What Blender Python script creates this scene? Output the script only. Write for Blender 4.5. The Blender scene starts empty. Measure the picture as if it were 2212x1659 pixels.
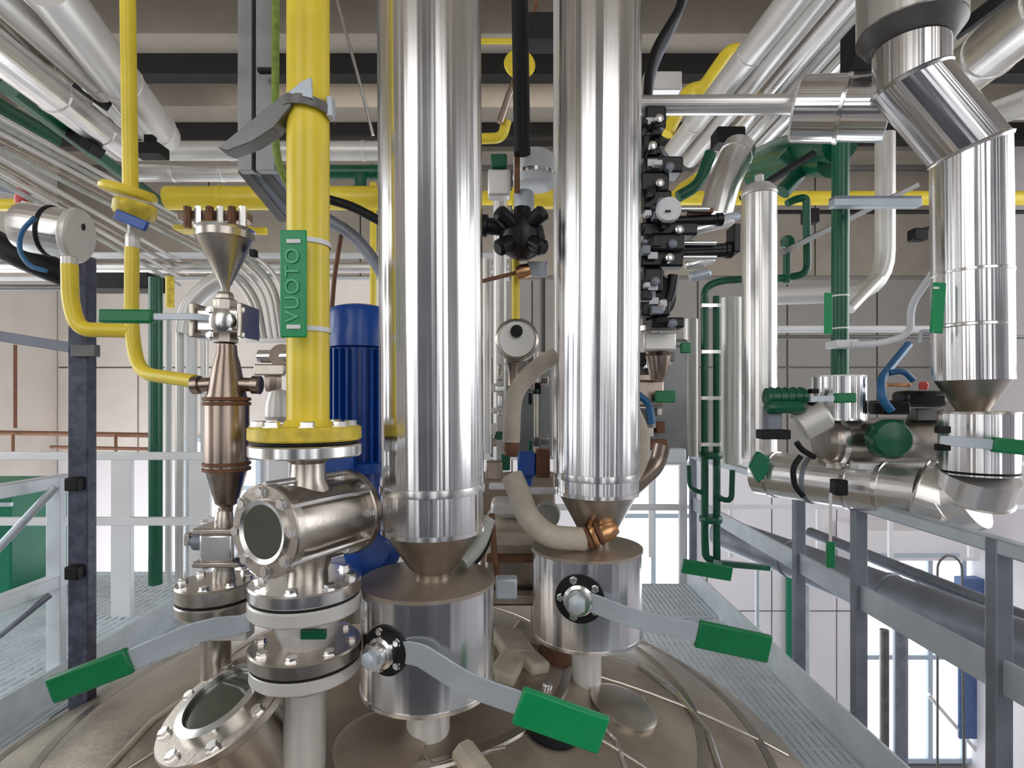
import bpy, math, random
from mathutils import Vector, Matrix
random.seed(7)
PI = math.pi
SC = bpy.context.scene
COL = SC.collection
K, CX, HY, CZ = 1200.0, 1106.0, 870.0, 7.2      # focal length in px, principal column, horizon row, eye height

# ------------------------------------------------------------------ camera, world, light, exposure
cam = bpy.data.cameras.new('camera'); camo = bpy.data.objects.new('camera', cam); COL.objects.link(camo)
camo.location = (0, 0, CZ); camo.rotation_euler = (PI/2, 0, 0)
cam.sensor_width = 36; cam.lens = 36*K/2212; cam.shift_y = (HY-829.5)/2212; cam.clip_start = 0.05
SC.camera = camo
SC.view_settings.view_transform = 'Standard'; SC.view_settings.look = 'None'
SC.view_settings.gamma = 1; SC.view_settings.use_curve_mapping = False
SC.view_settings.exposure = -0.86
wd = bpy.data.worlds.new('sky'); SC.world = wd; wd.use_nodes = True
wd.node_tree.nodes['Background'].inputs[0].default_value = (0.80, 0.88, 1.0, 1)
wd.node_tree.nodes['Background'].inputs[1].default_value = 1.0
def area(name, loc, target, sx, sy, power, col=(1, 1, 1)):
    l = bpy.data.lights.new(name, 'AREA'); l.shape = 'RECTANGLE'; l.size = sx; l.size_y = sy; l.energy = power; l.color = col
    o = bpy.data.objects.new(name, l); COL.objects.link(o); o.location = loc
    o.rotation_euler = (Vector(target)-Vector(loc)).to_track_quat('-Z', 'Y').to_euler()
    return o
area('fill_low_left', (-8.6, 7.0, 4.0), (3, 9, 4.5), 5.0, 4.0, 500, (0.93, 0.96, 1.0))  # fill light added low at the left, where no window stands
# unseen fill lights added before the glowing panels behind and beside the camera
area('fill_rear_left', (-4.2, -5.6, 9.0), (-1.5, 3, 7.0), 4.6, 7.0, 430, (1.0, 0.98, 0.95))
area('fill_rear_right', (3.2, -5.6, 9.0), (1.5, 3, 7.0), 4.6, 7.0, 380, (1.0, 0.98, 0.96))
area('fill_side_left', (-8.7, 3.0, 8.6), (0, 4, 7.0), 8.0, 4.6, 430, (0.95, 0.98, 1.0))
area('fill_side_right', (8.7, 4.0, 8.6), (0, 5, 7.0), 8.0, 4.6, 430, (0.95, 0.97, 1.0))
area('daylight_far_low', (2.5, 10.3, 3.0), (1.0, 6.0, 4.0), 6.0, 4.0, 500, (0.88, 0.93, 1.0))
area('fill_top_front', (0.5, 2.0, 12.3), (0.5, 2.4, 7.0), 5.0, 0.5, 130, (1.0, 0.95, 0.88))  # warm fill lights added under the ceiling, here and in the next line
area('fill_top_back', (0.0, 7.9, 12.2), (0.0, 7.8, 7.0), 8.0, 0.35, 150, (1.0, 0.95, 0.88))

# ------------------------------------------------------------------ materials
def mat(name, col, metal=0.0, rough=0.5, streak=0.0, vary=0.0, scale=6.0, spec=0.5, emit=0.0, bump=0.0, dirt=None, coords='Object'):
    m = bpy.data.materials.new(name); m.use_nodes = True; nt = m.node_tree; N = nt.nodes; L = nt.links
    b = N['Principled BSDF']
    b.inputs['Metallic'].default_value = metal; b.inputs['Roughness'].default_value = rough
    b.inputs['Specular IOR Level'].default_value = spec
    c = (*col, 1); b.inputs['Base Color'].default_value = c
    if emit:
        b.inputs['Emission Color'].default_value = c; b.inputs['Emission Strength'].default_value = emit
        return m
    tc = N.new('ShaderNodeTexCoord')
    n = N.new('ShaderNodeTexNoise'); n.inputs['Scale'].default_value = scale; n.inputs['Detail'].default_value = 6
    L.new(tc.outputs[coords], n.inputs['Vector'])
    if vary:
        r = N.new('ShaderNodeValToRGB'); r.color_ramp.elements[0].position = .3; r.color_ramp.elements[1].position = .72
        dk = dirt if dirt else tuple(x*(1-vary) for x in col)
        r.color_ramp.elements[0].color = (*dk, 1); r.color_ramp.elements[1].color = (*[min(1, x*(1+vary*.35)) for x in col], 1)
        L.new(n.outputs['Fac'], r.inputs['Fac']); L.new(r.outputs['Color'], b.inputs['Base Color'])
    mr = N.new('ShaderNodeMapRange'); mr.inputs['To Min'].default_value = max(.03, rough*.75); mr.inputs['To Max'].default_value = min(1, rough*1.3)
    L.new(n.outputs['Fac'], mr.inputs['Value']); L.new(mr.outputs['Result'], b.inputs['Roughness'])
    if streak:
        mp = N.new('ShaderNodeMapping'); mp.inputs['Scale'].default_value = (.8, 0.22, 1)
        L.new(tc.outputs['UV'], mp.inputs['Vector'])
        s = N.new('ShaderNodeTexNoise'); s.inputs['Scale'].default_value = 1.0; s.inputs['Detail'].default_value = 2; s.inputs['Roughness'].default_value = .4
        L.new(mp.outputs['Vector'], s.inputs['Vector'])
        bp = N.new('ShaderNodeBump'); bp.inputs['Strength'].default_value = streak; bp.inputs['Distance'].default_value = 0.014
        L.new(s.outputs['Fac'], bp.inputs['Height']); L.new(bp.outputs['Normal'], b.inputs['Normal'])
    elif bump:
        bp = N.new('ShaderNodeBump'); bp.inputs['Strength'].default_value = bump; bp.inputs['Distance'].default_value = 0.01
        n2 = N.new('ShaderNodeTexNoise'); n2.inputs['Scale'].default_value = scale*9; n2.inputs['Detail'].default_value = 5
        L.new(tc.outputs['Object'], n2.inputs['Vector'])
        L.new(n2.outputs['Fac'], bp.inputs['Height']); L.new(bp.outputs['Normal'], b.inputs['Normal'])
    return m
M = dict(
    clad=mat('polished_cladding', (.80, .79, .80), 1.0, .20, streak=.55, vary=.10, scale=3),
    alu=mat('aluminium_cladding', (.86, .84, .82), .9, .30, streak=.35, vary=.12, scale=4),
    pale=mat('pale_pipe_cladding', (.74, .72, .69), .4, .36, vary=.10, scale=4),
    steel=mat('brushed_steel', (.54, .49, .44), 1.0, .30, vary=.22, scale=9, bump=.05),
    bright=mat('bright_steel', (.84, .83, .82), 1.0, .22, vary=.1, scale=12),
    dome=mat('satin_tank_steel', (.49, .41, .335), .75, .38, vary=.38, scale=3.6, bump=.16),
    brown=mat('heat_tinted_steel', (.40, .32, .27), 1.0, .28, vary=.35, scale=7),
    rust=mat('rusty_brown', (.22, .10, .05), .2, .6, vary=.4, scale=20),
    copper=mat('copper_clamp', (.72, .40, .20), 1.0, .3),
    galv=mat('galvanised_steel', (.56, .62, .68), .4, .42, vary=.16, scale=7),
    galvd=mat('dark_galvanised_steel', (.24, .26, .31), .4, .45, vary=.25, scale=8),
    tray=mat('grey_tray_steel', (.30, .305, .31), .5, .42, vary=.3, scale=6),
    grey=mat('grey_bracket_steel', (.17, .165, .16), .5, .42, vary=.25, scale=10),
    white=mat('white_painted_metal', (.82, .83, .85), .0, .4, vary=.06, scale=5),
    yellow=mat('yellow_paint', (.93, .72, .055), .0, .30, vary=.14, scale=7, bump=.04),
    yelo=mat('worn_yellow_paint', (.84, .64, .06), .0, .42, vary=.4, scale=30),
    green=mat('green_sleeve', (.0, .205, .065), .0, .36, vary=.15, scale=12),
    glit=mat('lit_green_sleeve', (.0, .33, .105), .0, .35, vary=.08, scale=10),  # the same sleeve green, lightened as if lit, for the front grip
    gpipe=mat('dark_green_paint', (.002, .105, .05), .0, .28, vary=.2, scale=7),
    gpan=mat('green_panel_paint', (.0, .20, .10), .0, .42, vary=.15, scale=3),
    gsign=mat('green_sign_plastic', (.0, .31, .10), .0, .32, vary=.08),
    gtext=mat('pale_green_lettering', (.10, .50, .26), .0, .35),
    blue=mat('blue_motor_paint', (.006, .075, .40), .0, .26, vary=.2, scale=8),
    bhose=mat('blue_hose', (.02, .14, .33), .0, .35, vary=.1),
    navy=mat('navy_mottled_paint', (.018, .022, .045), .1, .42, vary=.6, scale=26, dirt=(.10, .11, .16)),
    black=mat('black_rubber', (.008, .008, .010), .0, .5, vary=.2, spec=.3),
    bplas=mat('black_plastic', (.008, .008, .011), .0, .32, vary=.2, spec=.35),
    hose=mat('beige_hose', (.60, .53, .43), .0, .55, vary=.22, scale=14, bump=.2),
    gband=mat('grey_hose_lagging', (.45, .46, .42), .1, .5, vary=.25, scale=14, bump=.3),
    concrete=mat('beige_concrete', (.34, .295, .245), .0, .85, vary=.16, scale=1.6, bump=.25),
    galvl=mat('light_galvanised_steel', (.78, .85, .91), .15, .40, vary=.12, scale=8),
    dkbrown=mat('dark_brown_shade_and_bracket', (.012, .010, .008), .0, .7, vary=.3, scale=3),  # shade under the beams as a colour; also added columns and a bracket
    concd=mat('brown_concrete', (.17, .135, .11), .0, .9, vary=.2, scale=1.4, bump=.2),
    panel=mat('pale_wall_panel', (.82, .75, .69), .0, .8, vary=.1, scale=1.5, bump=.12),
    greyw=mat('grey_wall_panel', (.31, .29, .27), .0, .8, vary=.12, scale=1.2, bump=.1),
    rearw=mat('blue_grey_rear_wall', (.24, .26, .33), .0, .7, vary=.2, scale=.8),
    wwall=mat('white_lower_wall', (.88, .85, .88), .0, .7, vary=.05, scale=.8),
    floor=mat('pale_floor', (.62, .62, .65), .0, .5, vary=.15, scale=.8),
    frame=mat('window_frame_blue_grey', (.50, .58, .66), .1, .45),
    pane=mat('daylit_glass', (.93, .97, 1.0), 0, .2, emit=3.2),
    glowpane=mat('added_glow_glass', (.95, .98, 1.0), 0, .2, emit=2.4),  # glow added for the unseen windows and ceiling lamps
    dglass=mat('dark_sight_glass', (.055, .062, .045), .0, .06, spec=.8, vary=.2, scale=5),
    dial=mat('white_dial', (.78, .76, .80), .0, .3),
    red=mat('red_plastic', (.75, .10, .09), .0, .4),
    cableg=mat('green_yellow_cable', (.22, .32, .05), .0, .4, vary=.4, scale=40),
    jean=mat('blue_plastic_sheet', (.10, .17, .36), .0, .6, vary=.3, scale=5),
    void=mat('dark_recess', (.02, .018, .016), .0, .9),
)

# ------------------------------------------------------------------ mesh helpers
def P(px, py, d): return Vector(((px-CX)/K*d, d, CZ-(py-HY)/K*d))
def w(px, d): return px/K*d
WL = {}
class B:
    def __init__(s): s.v = []; s.f = []; s.uv = []
    def quadgrid(s, rows, closed=True, uvs=None, cap0=False, cap1=False):
        base = len(s.v); n = len(rows[0])
        for r in rows: s.v.extend([tuple(p) for p in r])
        for i in range(len(rows)-1):
            for j in range(n if closed else n-1):
                a = base+i*n+j; b_ = base+i*n+(j+1) % n; c = base+(i+1)*n+(j+1) % n; d = base+(i+1)*n+j
                s.f.append((a, b_, c, d))
                u0 = j/n; u1 = (j+1)/n; v0, v1 = (uvs[i], uvs[i+1]) if uvs else (i, i+1)
                s.uv.append(((u0*26, v0), (u1*26, v0), (u1*26, v1), (u0*26, v1)))
        if cap0: s.f.append(tuple(base+j for j in reversed(range(n)))); s.uv.append(tuple((0, 0) for _ in range(n)))
        if cap1: s.f.append(tuple(base+(len(rows)-1)*n+j for j in range(n))); s.uv.append(tuple((0, 0) for _ in range(n)))
        return s
    def tube(s, pts, r, seg=16, bend=None, caps=True, steps=7):
        pts = [Vector(p) for p in pts]
        if bend and len(pts) > 2:
            out = [pts[0]]
            for i in range(1, len(pts)-1):
                a, b_, c = pts[i-1], pts[i], pts[i+1]
                t = min(bend, (a-b_).length*.49, (c-b_).length*.49)
                p0 = b_+(a-b_).normalized()*t; p1 = b_+(c-b_).normalized()*t
                for k in range(steps+1):
                    q = k/steps; out.append(p0*(1-q)**2+b_*2*q*(1-q)+p1*q*q)
            out.append(pts[-1]); pts = out
        rr = r if isinstance(r, (list, tuple)) else [r]*len(pts)
        rows = []; uvs = []; L = 0; nrm = None
        for i, p in enumerate(pts):
            t0 = (pts[i]-pts[i-1]).normalized() if i > 0 else None
            t1 = (pts[i+1]-pts[i]).normalized() if i < len(pts)-1 else None
            t = (t0+t1).normalized() if (t0 is not None and t1 is not None) else (t0 if t0 is not None else t1)
            if nrm is None:
                ref = Vector((0, 1, 0)) if abs(t.y) < .8 else Vector((0, 0, 1))
                nrm = (ref-t*ref.dot(t)).normalized()
            else: nrm = (nrm-t*nrm.dot(t)).normalized()
            bi = t.cross(nrm)
            if i: L += (pts[i]-pts[i-1]).length
            rows.append([p+nrm*(rr[i]*math.cos(2*PI*j/seg))+bi*(rr[i]*math.sin(2*PI*j/seg)) for j in range(seg)]); uvs.append(L)
        return s.quadgrid(rows, True, uvs, caps, caps)
    def lathe(s, prof, o, axis=(0, 0, 1), seg=40, fix=True):
        """prof: (radius, distance along axis)"""
        o = Vector(o); t = Vector(axis).normalized()
        if fix and abs(t.z) > .9 and o.y > .5:
            cf = 1/math.sqrt(1+(o.x/o.y)**2); prof = [(r*cf, h) for r, h in prof]
        ref = Vector((0, 1, 0)) if abs(t.y) < .8 else Vector((0, 0, 1))
        n = (ref-t*ref.dot(t)).normalized(); bi = t.cross(n)
        rows = []; uvs = []; L = 0
        for k, (r, h) in enumerate(prof):
            r = max(r, 1e-4)
            if k: L += math.hypot(r-prof[k-1][0], h-prof[k-1][1])
            rows.append([o+t*h+n*(r*math.cos(2*PI*j/seg))+bi*(r*math.sin(2*PI*j/seg)) for j in range(seg)]); uvs.append(L)
        return s.quadgrid(rows, True, uvs, True, True)
    def box(s, c, sz, R=None):
        c = Vector(c); hx, hy, hz = sz[0]/2, sz[1]/2, sz[2]/2; b0 = len(s.v)
        for x, y, z in ((-1, -1, -1), (1, -1, -1), (1, 1, -1), (-1, 1, -1), (-1, -1, 1), (1, -1, 1), (1, 1, 1), (-1, 1, 1)):
            q = Vector((x*hx, y*hy, z*hz)); q = R @ q if R else q; s.v.append(tuple(c+q))
        for f in ((0, 3, 2, 1), (4, 5, 6, 7), (0, 1, 5, 4), (1, 2, 6, 5), (2, 3, 7, 6), (3, 0, 4, 7)):
            s.f.append(tuple(b0+i for i in f)); s.uv.append(((0, 0), (1, 0), (1, 1), (0, 1)))
        return s
    def beam(s, p0, p1, wd_, ht, up=(0, 0, 1)):
        p0 = Vector(p0); p1 = Vector(p1); x = (p1-p0); L = x.length; x.normalize(); u = Vector(up)
        if abs(x.dot(u)) > .98: u = Vector((0, 1, 0))
        y = u.cross(x).normalized(); z = x.cross(y)
        return s.box((p0+p1)/2, (L, wd_, ht), Matrix((x, y, z)).transposed())
    def prism(s, pts, n):
        """flat polygon pts extruded by vector n"""
        n = Vector(n); b0 = len(s.v); k = len(pts)
        s.v += [tuple(Vector(p)) for p in pts]+[tuple(Vector(p)+n) for p in pts]
        s.f.append(tuple(b0+i for i in range(k))); s.f.append(tuple(b0+k+i for i in reversed(range(k))))
        for i in range(k): s.f.append((b0+i, b0+k+i, b0+k+(i+1) % k, b0+(i+1) % k))
        for f in s.f[-(k+2):]: s.uv.append(tuple((0, 0) for _ in f))
        return s
    def build(s, name, m, parent=None, bevel=0, angle=35):
        xs = [v[0] for v in s.v]; ys = [v[1] for v in s.v]; zs = [v[2] for v in s.v]
        c = Vector(((min(xs)+max(xs))/2, (min(ys)+max(ys))/2, min(zs) if parent is None else (min(zs)+max(zs))/2))
        me = bpy.data.meshes.new(name)
        me.from_pydata([(v[0]-c.x, v[1]-c.y, v[2]-c.z) for v in s.v], [], s.f)
        uvl = me.uv_layers.new(name='UVMap')
        flat = [co for f in s.uv for uv in f for co in uv]
        if len(flat) == len(uvl.data)*2: uvl.data.foreach_set('uv', flat)
        me.polygons.foreach_set('use_smooth', [True]*len(me.polygons)); me.set_sharp_from_angle(angle=math.radians(angle))
        me.materials.append(M[m])
        o = bpy.data.objects.new(name, me); COL.objects.link(o)
        put(o, c, parent)
        if bevel:
            bv = o.modifiers.new('bevel', 'BEVEL'); bv.width = bevel; bv.segments = 2; bv.limit_method = 'ANGLE'
        return o
def put(o, c, parent):
    WL[o.name] = Vector(c)
    if parent is not None:
        o.parent = parent; o.location = Vector(c)-WL[parent.name]
    else: o.location = c
    return o
def tag(o, label, cat=None, group=None, kind=None):
    if label: o['label'] = label
    if cat: o['category'] = cat
    if group: o['group'] = group
    if kind: o['kind'] = kind
    return o
def thing(name, label, cat, loc, group=None):
    o = bpy.data.objects.new(name, None); COL.objects.link(o); o.empty_display_size = .05
    put(o, loc, None); return tag(o, label, cat, group)
def struct(name, b, m, parent=None, bevel=0):
    o = b.build(name, m, parent, bevel)
    if parent is None: o['kind'] = 'structure'
    return o
# shared hex bolt
_bm = B(); _bm.lathe([(1.25, 0), (1.25, .12), (1.0, .12), (1.0, .75), (.9, .85)], (0, 0, 0), (0, 0, 1), 6, False)
_me = bpy.data.meshes.new('bolt'); _me.from_pydata(_bm.v, [], _bm.f); _me.materials.append(M['bright'])
def bolt(parent, p, axis, r, name='bolt'):
    o = bpy.data.objects.new(name, _me); COL.objects.link(o); put(o, p, parent); o.scale = (r, r, r)
    o.rotation_euler = Vector(axis).to_track_quat('Z', 'Y').to_euler(); return o
def flange(parent, c, axis, r, t, n, m, bore=0, br=None, both=False, name='flange', bc=.82, ph=.3):
    """disc from c along axis, thickness t, with n bolts proud of the far face"""
    a = Vector(axis).normalized(); c = Vector(c); ch = t*.12; cf = 1/math.sqrt(1+(c.x/c.y)**2) if abs(a.z) > .9 else 1
    pr = [(bore or .001, 0), (r-ch, 0), (r, ch), (r, t-ch), (r-ch, t), (bore or .001, t)]
    f = B().lathe(pr, c, a, 56).build(name, m, parent)
    ref = Vector((0, 1, 0)) if abs(a.y) < .8 else Vector((0, 0, 1)); x = (ref-a*ref.dot(a)).normalized(); y = a.cross(x)
    for k in range(n):
        an = 2*PI*(k+ph)/n; q = c+(x*math.cos(an)+y*math.sin(an))*r*bc*cf
        bolt(f, q+a*t, a, br or r*.085)
        if both: bolt(f, q, -a, br or r*.085)
    return f
def gasket(parent, c, axis, r, t=.006):
    return B().lathe([(.01, 0), (r, 0), (r, t), (.01, t)], c, axis, 48).build('gasket', 'black', parent)
def lever(parent, pts, wpx, d, g0, g1, gw, m='galv', gm='green', th=.006, prefix=''):
    """bent flat bar through pts (px,py,d) and a sleeve grip from g0 to g1"""
    q = [P(*p) for p in pts]; b = B(); rows = []
    if len(q) > 2:                                                  # round the bends
        o_ = [q[0]]
        for i in range(1, len(q)-1):
            e = min((q[i]-q[i-1]).length, (q[i+1]-q[i]).length)*.4
            p0 = q[i]+(q[i-1]-q[i]).normalized()*e; p1 = q[i]+(q[i+1]-q[i]).normalized()*e
            o_ += [p0*(1-t)**2+q[i]*2*t*(1-t)+p1*t*t for t in (0, .25, .5, .75, 1)]
        q = o_+[q[-1]]
    for i in range(len(q)):
        t = (q[min(i+1, len(q)-1)]-q[max(i-1, 0)]).normalized(); y = Vector((0, 0, 1)).cross(t).normalized(); z = t.cross(y)
        hw_, ht_ = th/2, w(wpx, d)/2*(.8 if i == 0 else 1)
        rows.append([q[i]+y*hw_+z*ht_, q[i]-y*hw_+z*ht_, q[i]-y*hw_-z*ht_, q[i]+y*hw_-z*ht_])
    b.quadgrid(rows, True, None, True, True)
    h = b.build('handle_bar', m, parent, .0015)
    g = B().beam(P(*g0), P(*g1), th+.016, w(gw, d)).build('grip', gm, h, .006)
    return h
def pipe(name, label, pts, wpx, m, bend=None, group=None, bands=(), seg=18, cat='pipe', bm=None, bw=1.06):
    """pipe through image points (px,py,d); bands at fractions of the first-last chord of the given segment"""
    q = [P(*p) for p in pts]; r = w(wpx/2, pts[0][2]); dv = (q[1]-q[0]).normalized()
    if abs(dv.z) > .8: r /= math.sqrt(1+(q[0].x/q[0].y)**2)
    rr = r
    o = B().tube(q, rr, seg, bend).build(name, m); tag(o, label, cat, group)
    for (i, t) in bands:
        a, b_ = q[i], q[i+1]; c = a.lerp(b_, t); ax = (b_-a).normalized()
        B().lathe([(r*.98, -.016), (r*bw, -.012), (r*bw, .012), (r*.98, .016)], c, ax, seg).build('joint_band', bm or m, o)
    return o
VP = (1106, 870)
def rack(name, label, px, py, d, px2, py2, wpx, m, group=None, vp=(940, 835), bands=(), cat='pipe'):
    l1 = math.hypot(px-vp[0], py-vp[1]); l2 = math.hypot(px2-vp[0], py2-vp[1])
    return pipe(name, label, [(px, py, d), (px2, py2, d*l1/l2)], wpx, m, group=group, bands=bands, cat=cat)

# ================================================================== THE HALL
YW, XL, XR, YB, ZC = 11.0, -9.0, 9.0, -6.0, CZ+5.4
struct('floor', B().box((0, 2.5, -.1), (18.4, 17.4, .2)), 'floor')
struct('ceiling', B().box((0, 2.5, ZC+.15), (18.4, 17.4, .3)), 'concrete')
struct('wall_left', B().box((XL-.1, 2.5, ZC/2), (.2, 17.4, ZC)), 'panel')
struct('wall_right', B().box((XR+.1, 2.5, ZC/2), (.2, 17.4, ZC)), 'wwall')
struct('wall_rear', B().box((0, YB-.1, ZC/2), (18.4, .2, ZC)), 'rearw')
zl = CZ-1.0                                                        # the wall turns from panels to white below this height
fw = struct('wall_far', B().box((0, YW+.15, ZC/2), (18.4, .2, ZC)), 'greyw')
# concrete ceiling beams running across
for i, y in enumerate((.1, 1.8, 3.5, 5.22, 6.94, 8.65, 10.2)):
    struct('trim_%d' % (i+1), B().box((0, y+.28, CZ+5.0), (18, .56, .8)), 'concrete', bevel=.02)
for i, (y, h, z) in enumerate(((7.42, .30, 4.47), (9.22, .34, 4.47), (5.70, .3, 4.47))):  # added dark strips standing in for the shade under the beams
    struct('trim_%d' % (i+8), B().box((0, y, CZ+z), (18, .22, h)), 'dkbrown', bevel=.01)
# panels of the far wall (each one a slab with open joints)
def wallpanels(x0, x1, z0, z1, nx, nz, m):
    for i in range(nx):
        for j in range(nz):
            a = x0+(x1-x0)*i/nx; b = x0+(x1-x0)*(i+1)/nx; c = z0+(z1-z0)*j/nz; d = z0+(z1-z0)*(j+1)/nz
            B().box(((a+b)/2, YW+.02+random.uniform(-.004, .004), (c+d)/2), (b-a-.03, .06, d-c-.03)).build('wall_panel', m, fw, .006)
wallpanels(XL, -2.6, CZ-1.05, CZ+2.45, 4, 2, 'panel')
wallpanels(-2.6, 1.9, CZ-1.05, CZ+2.45, 3, 2, 'greyw')
wallpanels(1.9, XR, CZ-1.05, CZ+2.45, 4, 2, 'greyw')
wallpanels(XL, XR, CZ+2.5, CZ+4.6, 6, 1, 'concrete')
wallpanels(XL, XR, .05, CZ-1.1, 14, 2, 'wwall')
# windows
def window(n, px0, py0, px1, py1, nx, nz, m='pane'):
    a = P(px0, py0, YW-.06); b = P(px1, py1, YW-.06); y = YW-.06
    wn = B().box(((a.x+b.x)/2, y+.01, (a.z+b.z)/2), (b.x-a.x, .02, a.z-b.z)).build('window_%d' % n, 'frame'); wn['kind'] = 'structure'
    pw = (b.x-a.x)/nx; ph = (a.z-b.z)/nz
    for i in range(nx):
        for j in range(nz):
            B().box((a.x+pw*(i+.5), y-.008, b.z+ph*(j+.5)), (pw-.1, .012, ph-.1)).build('pane', m, wn)
    fr = B()
    for i in range(nx+1): fr.box((a.x+pw*i, y-.03, (a.z+b.z)/2), (.09, .07, a.z-b.z+.09))
    for j in range(nz+1): fr.box(((a.x+b.x)/2, y-.031, b.z+ph*j), (b.x-a.x, .06, .09))
    fr.build('window_frame', 'frame', wn)
window(1, 1320, 960, 1500, 1420, 2, 3)
window(2, 1860, 1195, 2150, 1640, 4, 2)
window(3, 400, 950, 560, 1260, 2, 3)
def side_glow(n, x, y0, y1, z0, z1, ny, nz):  # unseen glowing windows added at the sides to light the hall
    s = 1 if x < 0 else -1
    wn = B().box((x+s*.02, (y0+y1)/2, (z0+z1)/2), (.03, y1-y0, z1-z0)).build('window_%d' % n, 'frame'); wn['kind'] = 'structure'
    a = (y1-y0)/ny; b = (z1-z0)/nz
    for i in range(ny):
        for j in range(nz): B().box((x+s*.045, y0+a*(i+.5), z0+b*(j+.5)), (.012, a-.14, b-.14)).build('pane', 'glowpane', wn)
side_glow(5, XL, -1, 6.5, CZ-1.0, CZ+3.6, 5, 3)
side_glow(6, XR, -1, 8.5, CZ-1.0, CZ+3.6, 6, 3)
for n, xc in ((7, -5.8), (8, -2.9), (9, 1.2), (10, 4.6)):  # unseen glowing windows added behind the camera, for light and steel reflections
    wn = B().box((xc, YB+.02, CZ+1.2), (1.7, .03, 7)).build('window_%d' % n, 'frame'); wn['kind'] = 'structure'
    for j in range(5): B().box((xc, YB+.045, CZ+1.2-3.5+1.4*(j+.5)), (1.55, .012, 1.26)).build('pane', 'glowpane', wn)

for i, xc in enumerate((-7.6, -6.1, -4.9, -3.7, -2.3, -1.2, -.3, .7, 1.9, 3.0, 4.2, 5.6, 7.0)):  # unseen dark columns added to put streaks into the steel reflections
    struct('trim_%d' % (i+12), B().box((xc, YB+.62, ZC/2), (.26 if i % 2 else .42, .2, ZC)), 'dkbrown')
# ================================================================== PLATFORM AND TANK
DC = Vector((-.42, 2.0)); RD = 1.42; ZG = CZ-1.40
def domez(x, y): return CZ-.85-.20*((x-DC.x)**2+(y-DC.y)**2)
tank = thing('mixing_tank', 'large round steel tank under the pipes with satin domed top', 'tank', (DC.x, DC.y, 0))
pr = [(RD*k/24, CZ-.85-.20*(RD*k/24)**2) for k in range(0, 25)]
B().lathe([(.001, pr[0][1])]+pr[1:]+[(RD+.03, pr[-1][1]-.03), (RD+.03, pr[-1][1]-.08), (RD, pr[-1][1]-.1), (RD, .3)], (DC.x, DC.y, 0), (0, 0, 1), 96, False).build('shell', 'dome', tank)
for k, (r0, h) in enumerate(((.62, .007), (1.05, .008), (1.28, .010))):      # weld rings standing proud of the dome
    z = CZ-.85-.20*r0*r0
    B().lathe([(r0-.022, z-.006+.004), (r0-.016, z+h), (r0+.012, z+h-.003), (r0+.02, z-.016)], (DC.x, DC.y, 0), (0, 0, 1), 96, False).build('weld_ring', 'steel', tank)
def domeseam(pts, r, m='steel', name='weld_seam'):
    q = []
    for i in range(len(pts)-1):
        for k in range(8):
            t = k/8; x = pts[i][0]*(1-t)+pts[i+1][0]*t; y = pts[i][1]*(1-t)+pts[i+1][1]*t; q.append(Vector((x, y, domez(x, y)+r*.3)))
    x, y = pts[-1]; q.append(Vector((x, y, domez(x, y)+r*.3)))
    return B().tube(q, r, 8).build(name, m, tank)
for a in (-2.45, -1.95, -1.5, -1.05, -.55, -.1, .5):
    domeseam([(DC.x+.62*math.cos(a), DC.y+.62*math.sin(a)), (DC.x+1.38*math.cos(a+.05), DC.y+1.38*math.sin(a+.05))], .006)
domeseam([(-.13, 1.46), (0.02, 1.26), (.16, 1.05), (.3, .8)], .034, 'hose', 'lagging_strip'); domeseam([(-.34, 1.55), (-.2, 1.42), (-.02, 1.5)], .005)
def hit(px, py):
    d = .9
    while d < 3.4:
        q_ = P(px, py, d)
        if q_.z <= domez(q_.x, q_.y): break
        d += .004
    return P(px, py, d)
def dn(p): return Vector((.40*(p.x-DC.x), .40*(p.y-DC.y), 1)).normalized()
def disc(px, py, r, h, m, name, m2=None):
    p_ = hit(px, py); n_2 = dn(p_)
    B().lathe([(r, -.02), (r, h), (r*.86, h+.006), (.001, h+.006)], p_-n_2*.002, n_2, 48, False).build(name, m, tank)
disc(1192, 1572, .085, .012, 'black', 'port_cover')
disc(1345, 1530, .11, .012, 'steel', 'cover_disc')
disc(1205, 1420, .075, .010, 'rust', 'port_cover')
disc(820, 1610, .12, .006, 'dome', 'cover_disc')
disc(1180, 1490, .018, .02, 'bright', 'stud')
for i, (px, py, sx_, sy_, an) in enumerate(((1105, 1400, .20, .12, .3), (1140, 1375, .13, .12, -.5), (1095, 1450, .16, .09, .1), (1150, 1440, .10, .08, .8))):
    p_ = hit(px, py); Rm = dn(p_).to_track_quat('Z', 'Y').to_matrix() @ Matrix.Rotation(an, 3, 'Z')
    B().box(p_+dn(p_)*.014, (sx_, sy_, .045), Rm).build('insulation_pad', 'hose', tank, .014)
def domeline(pp, r, m, name):
    q_ = []
    for i in range(len(pp)-1):
        for k in range(8):
            t = k/8; h_ = hit(pp[i][0]*(1-t)+pp[i+1][0]*t, pp[i][1]*(1-t)+pp[i+1][1]*t); q_.append(h_+dn(h_)*r*.35)
    B().tube(q_, r, 8).build(name, m, tank)
domeline([(1380, 1440), (1460, 1500), (1530, 1590), (1565, 1700)], .011, 'bright', 'weld_seam')
domeline([(1330, 1560), (1385, 1568), (1400, 1540), (1385, 1500)], .006, 'bright', 'weld_seam')
domeline([(1270, 1540), (1330, 1600), (1360, 1690)], .006, 'bright', 'weld_seam')
domeline([(590, 1490), (500, 1600), (430, 1690)], .010, 'bright', 'weld_seam')
domeline([(415, 1500), (330, 1560), (180, 1720)], .009, 'hose', 'weld_seam')

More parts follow.
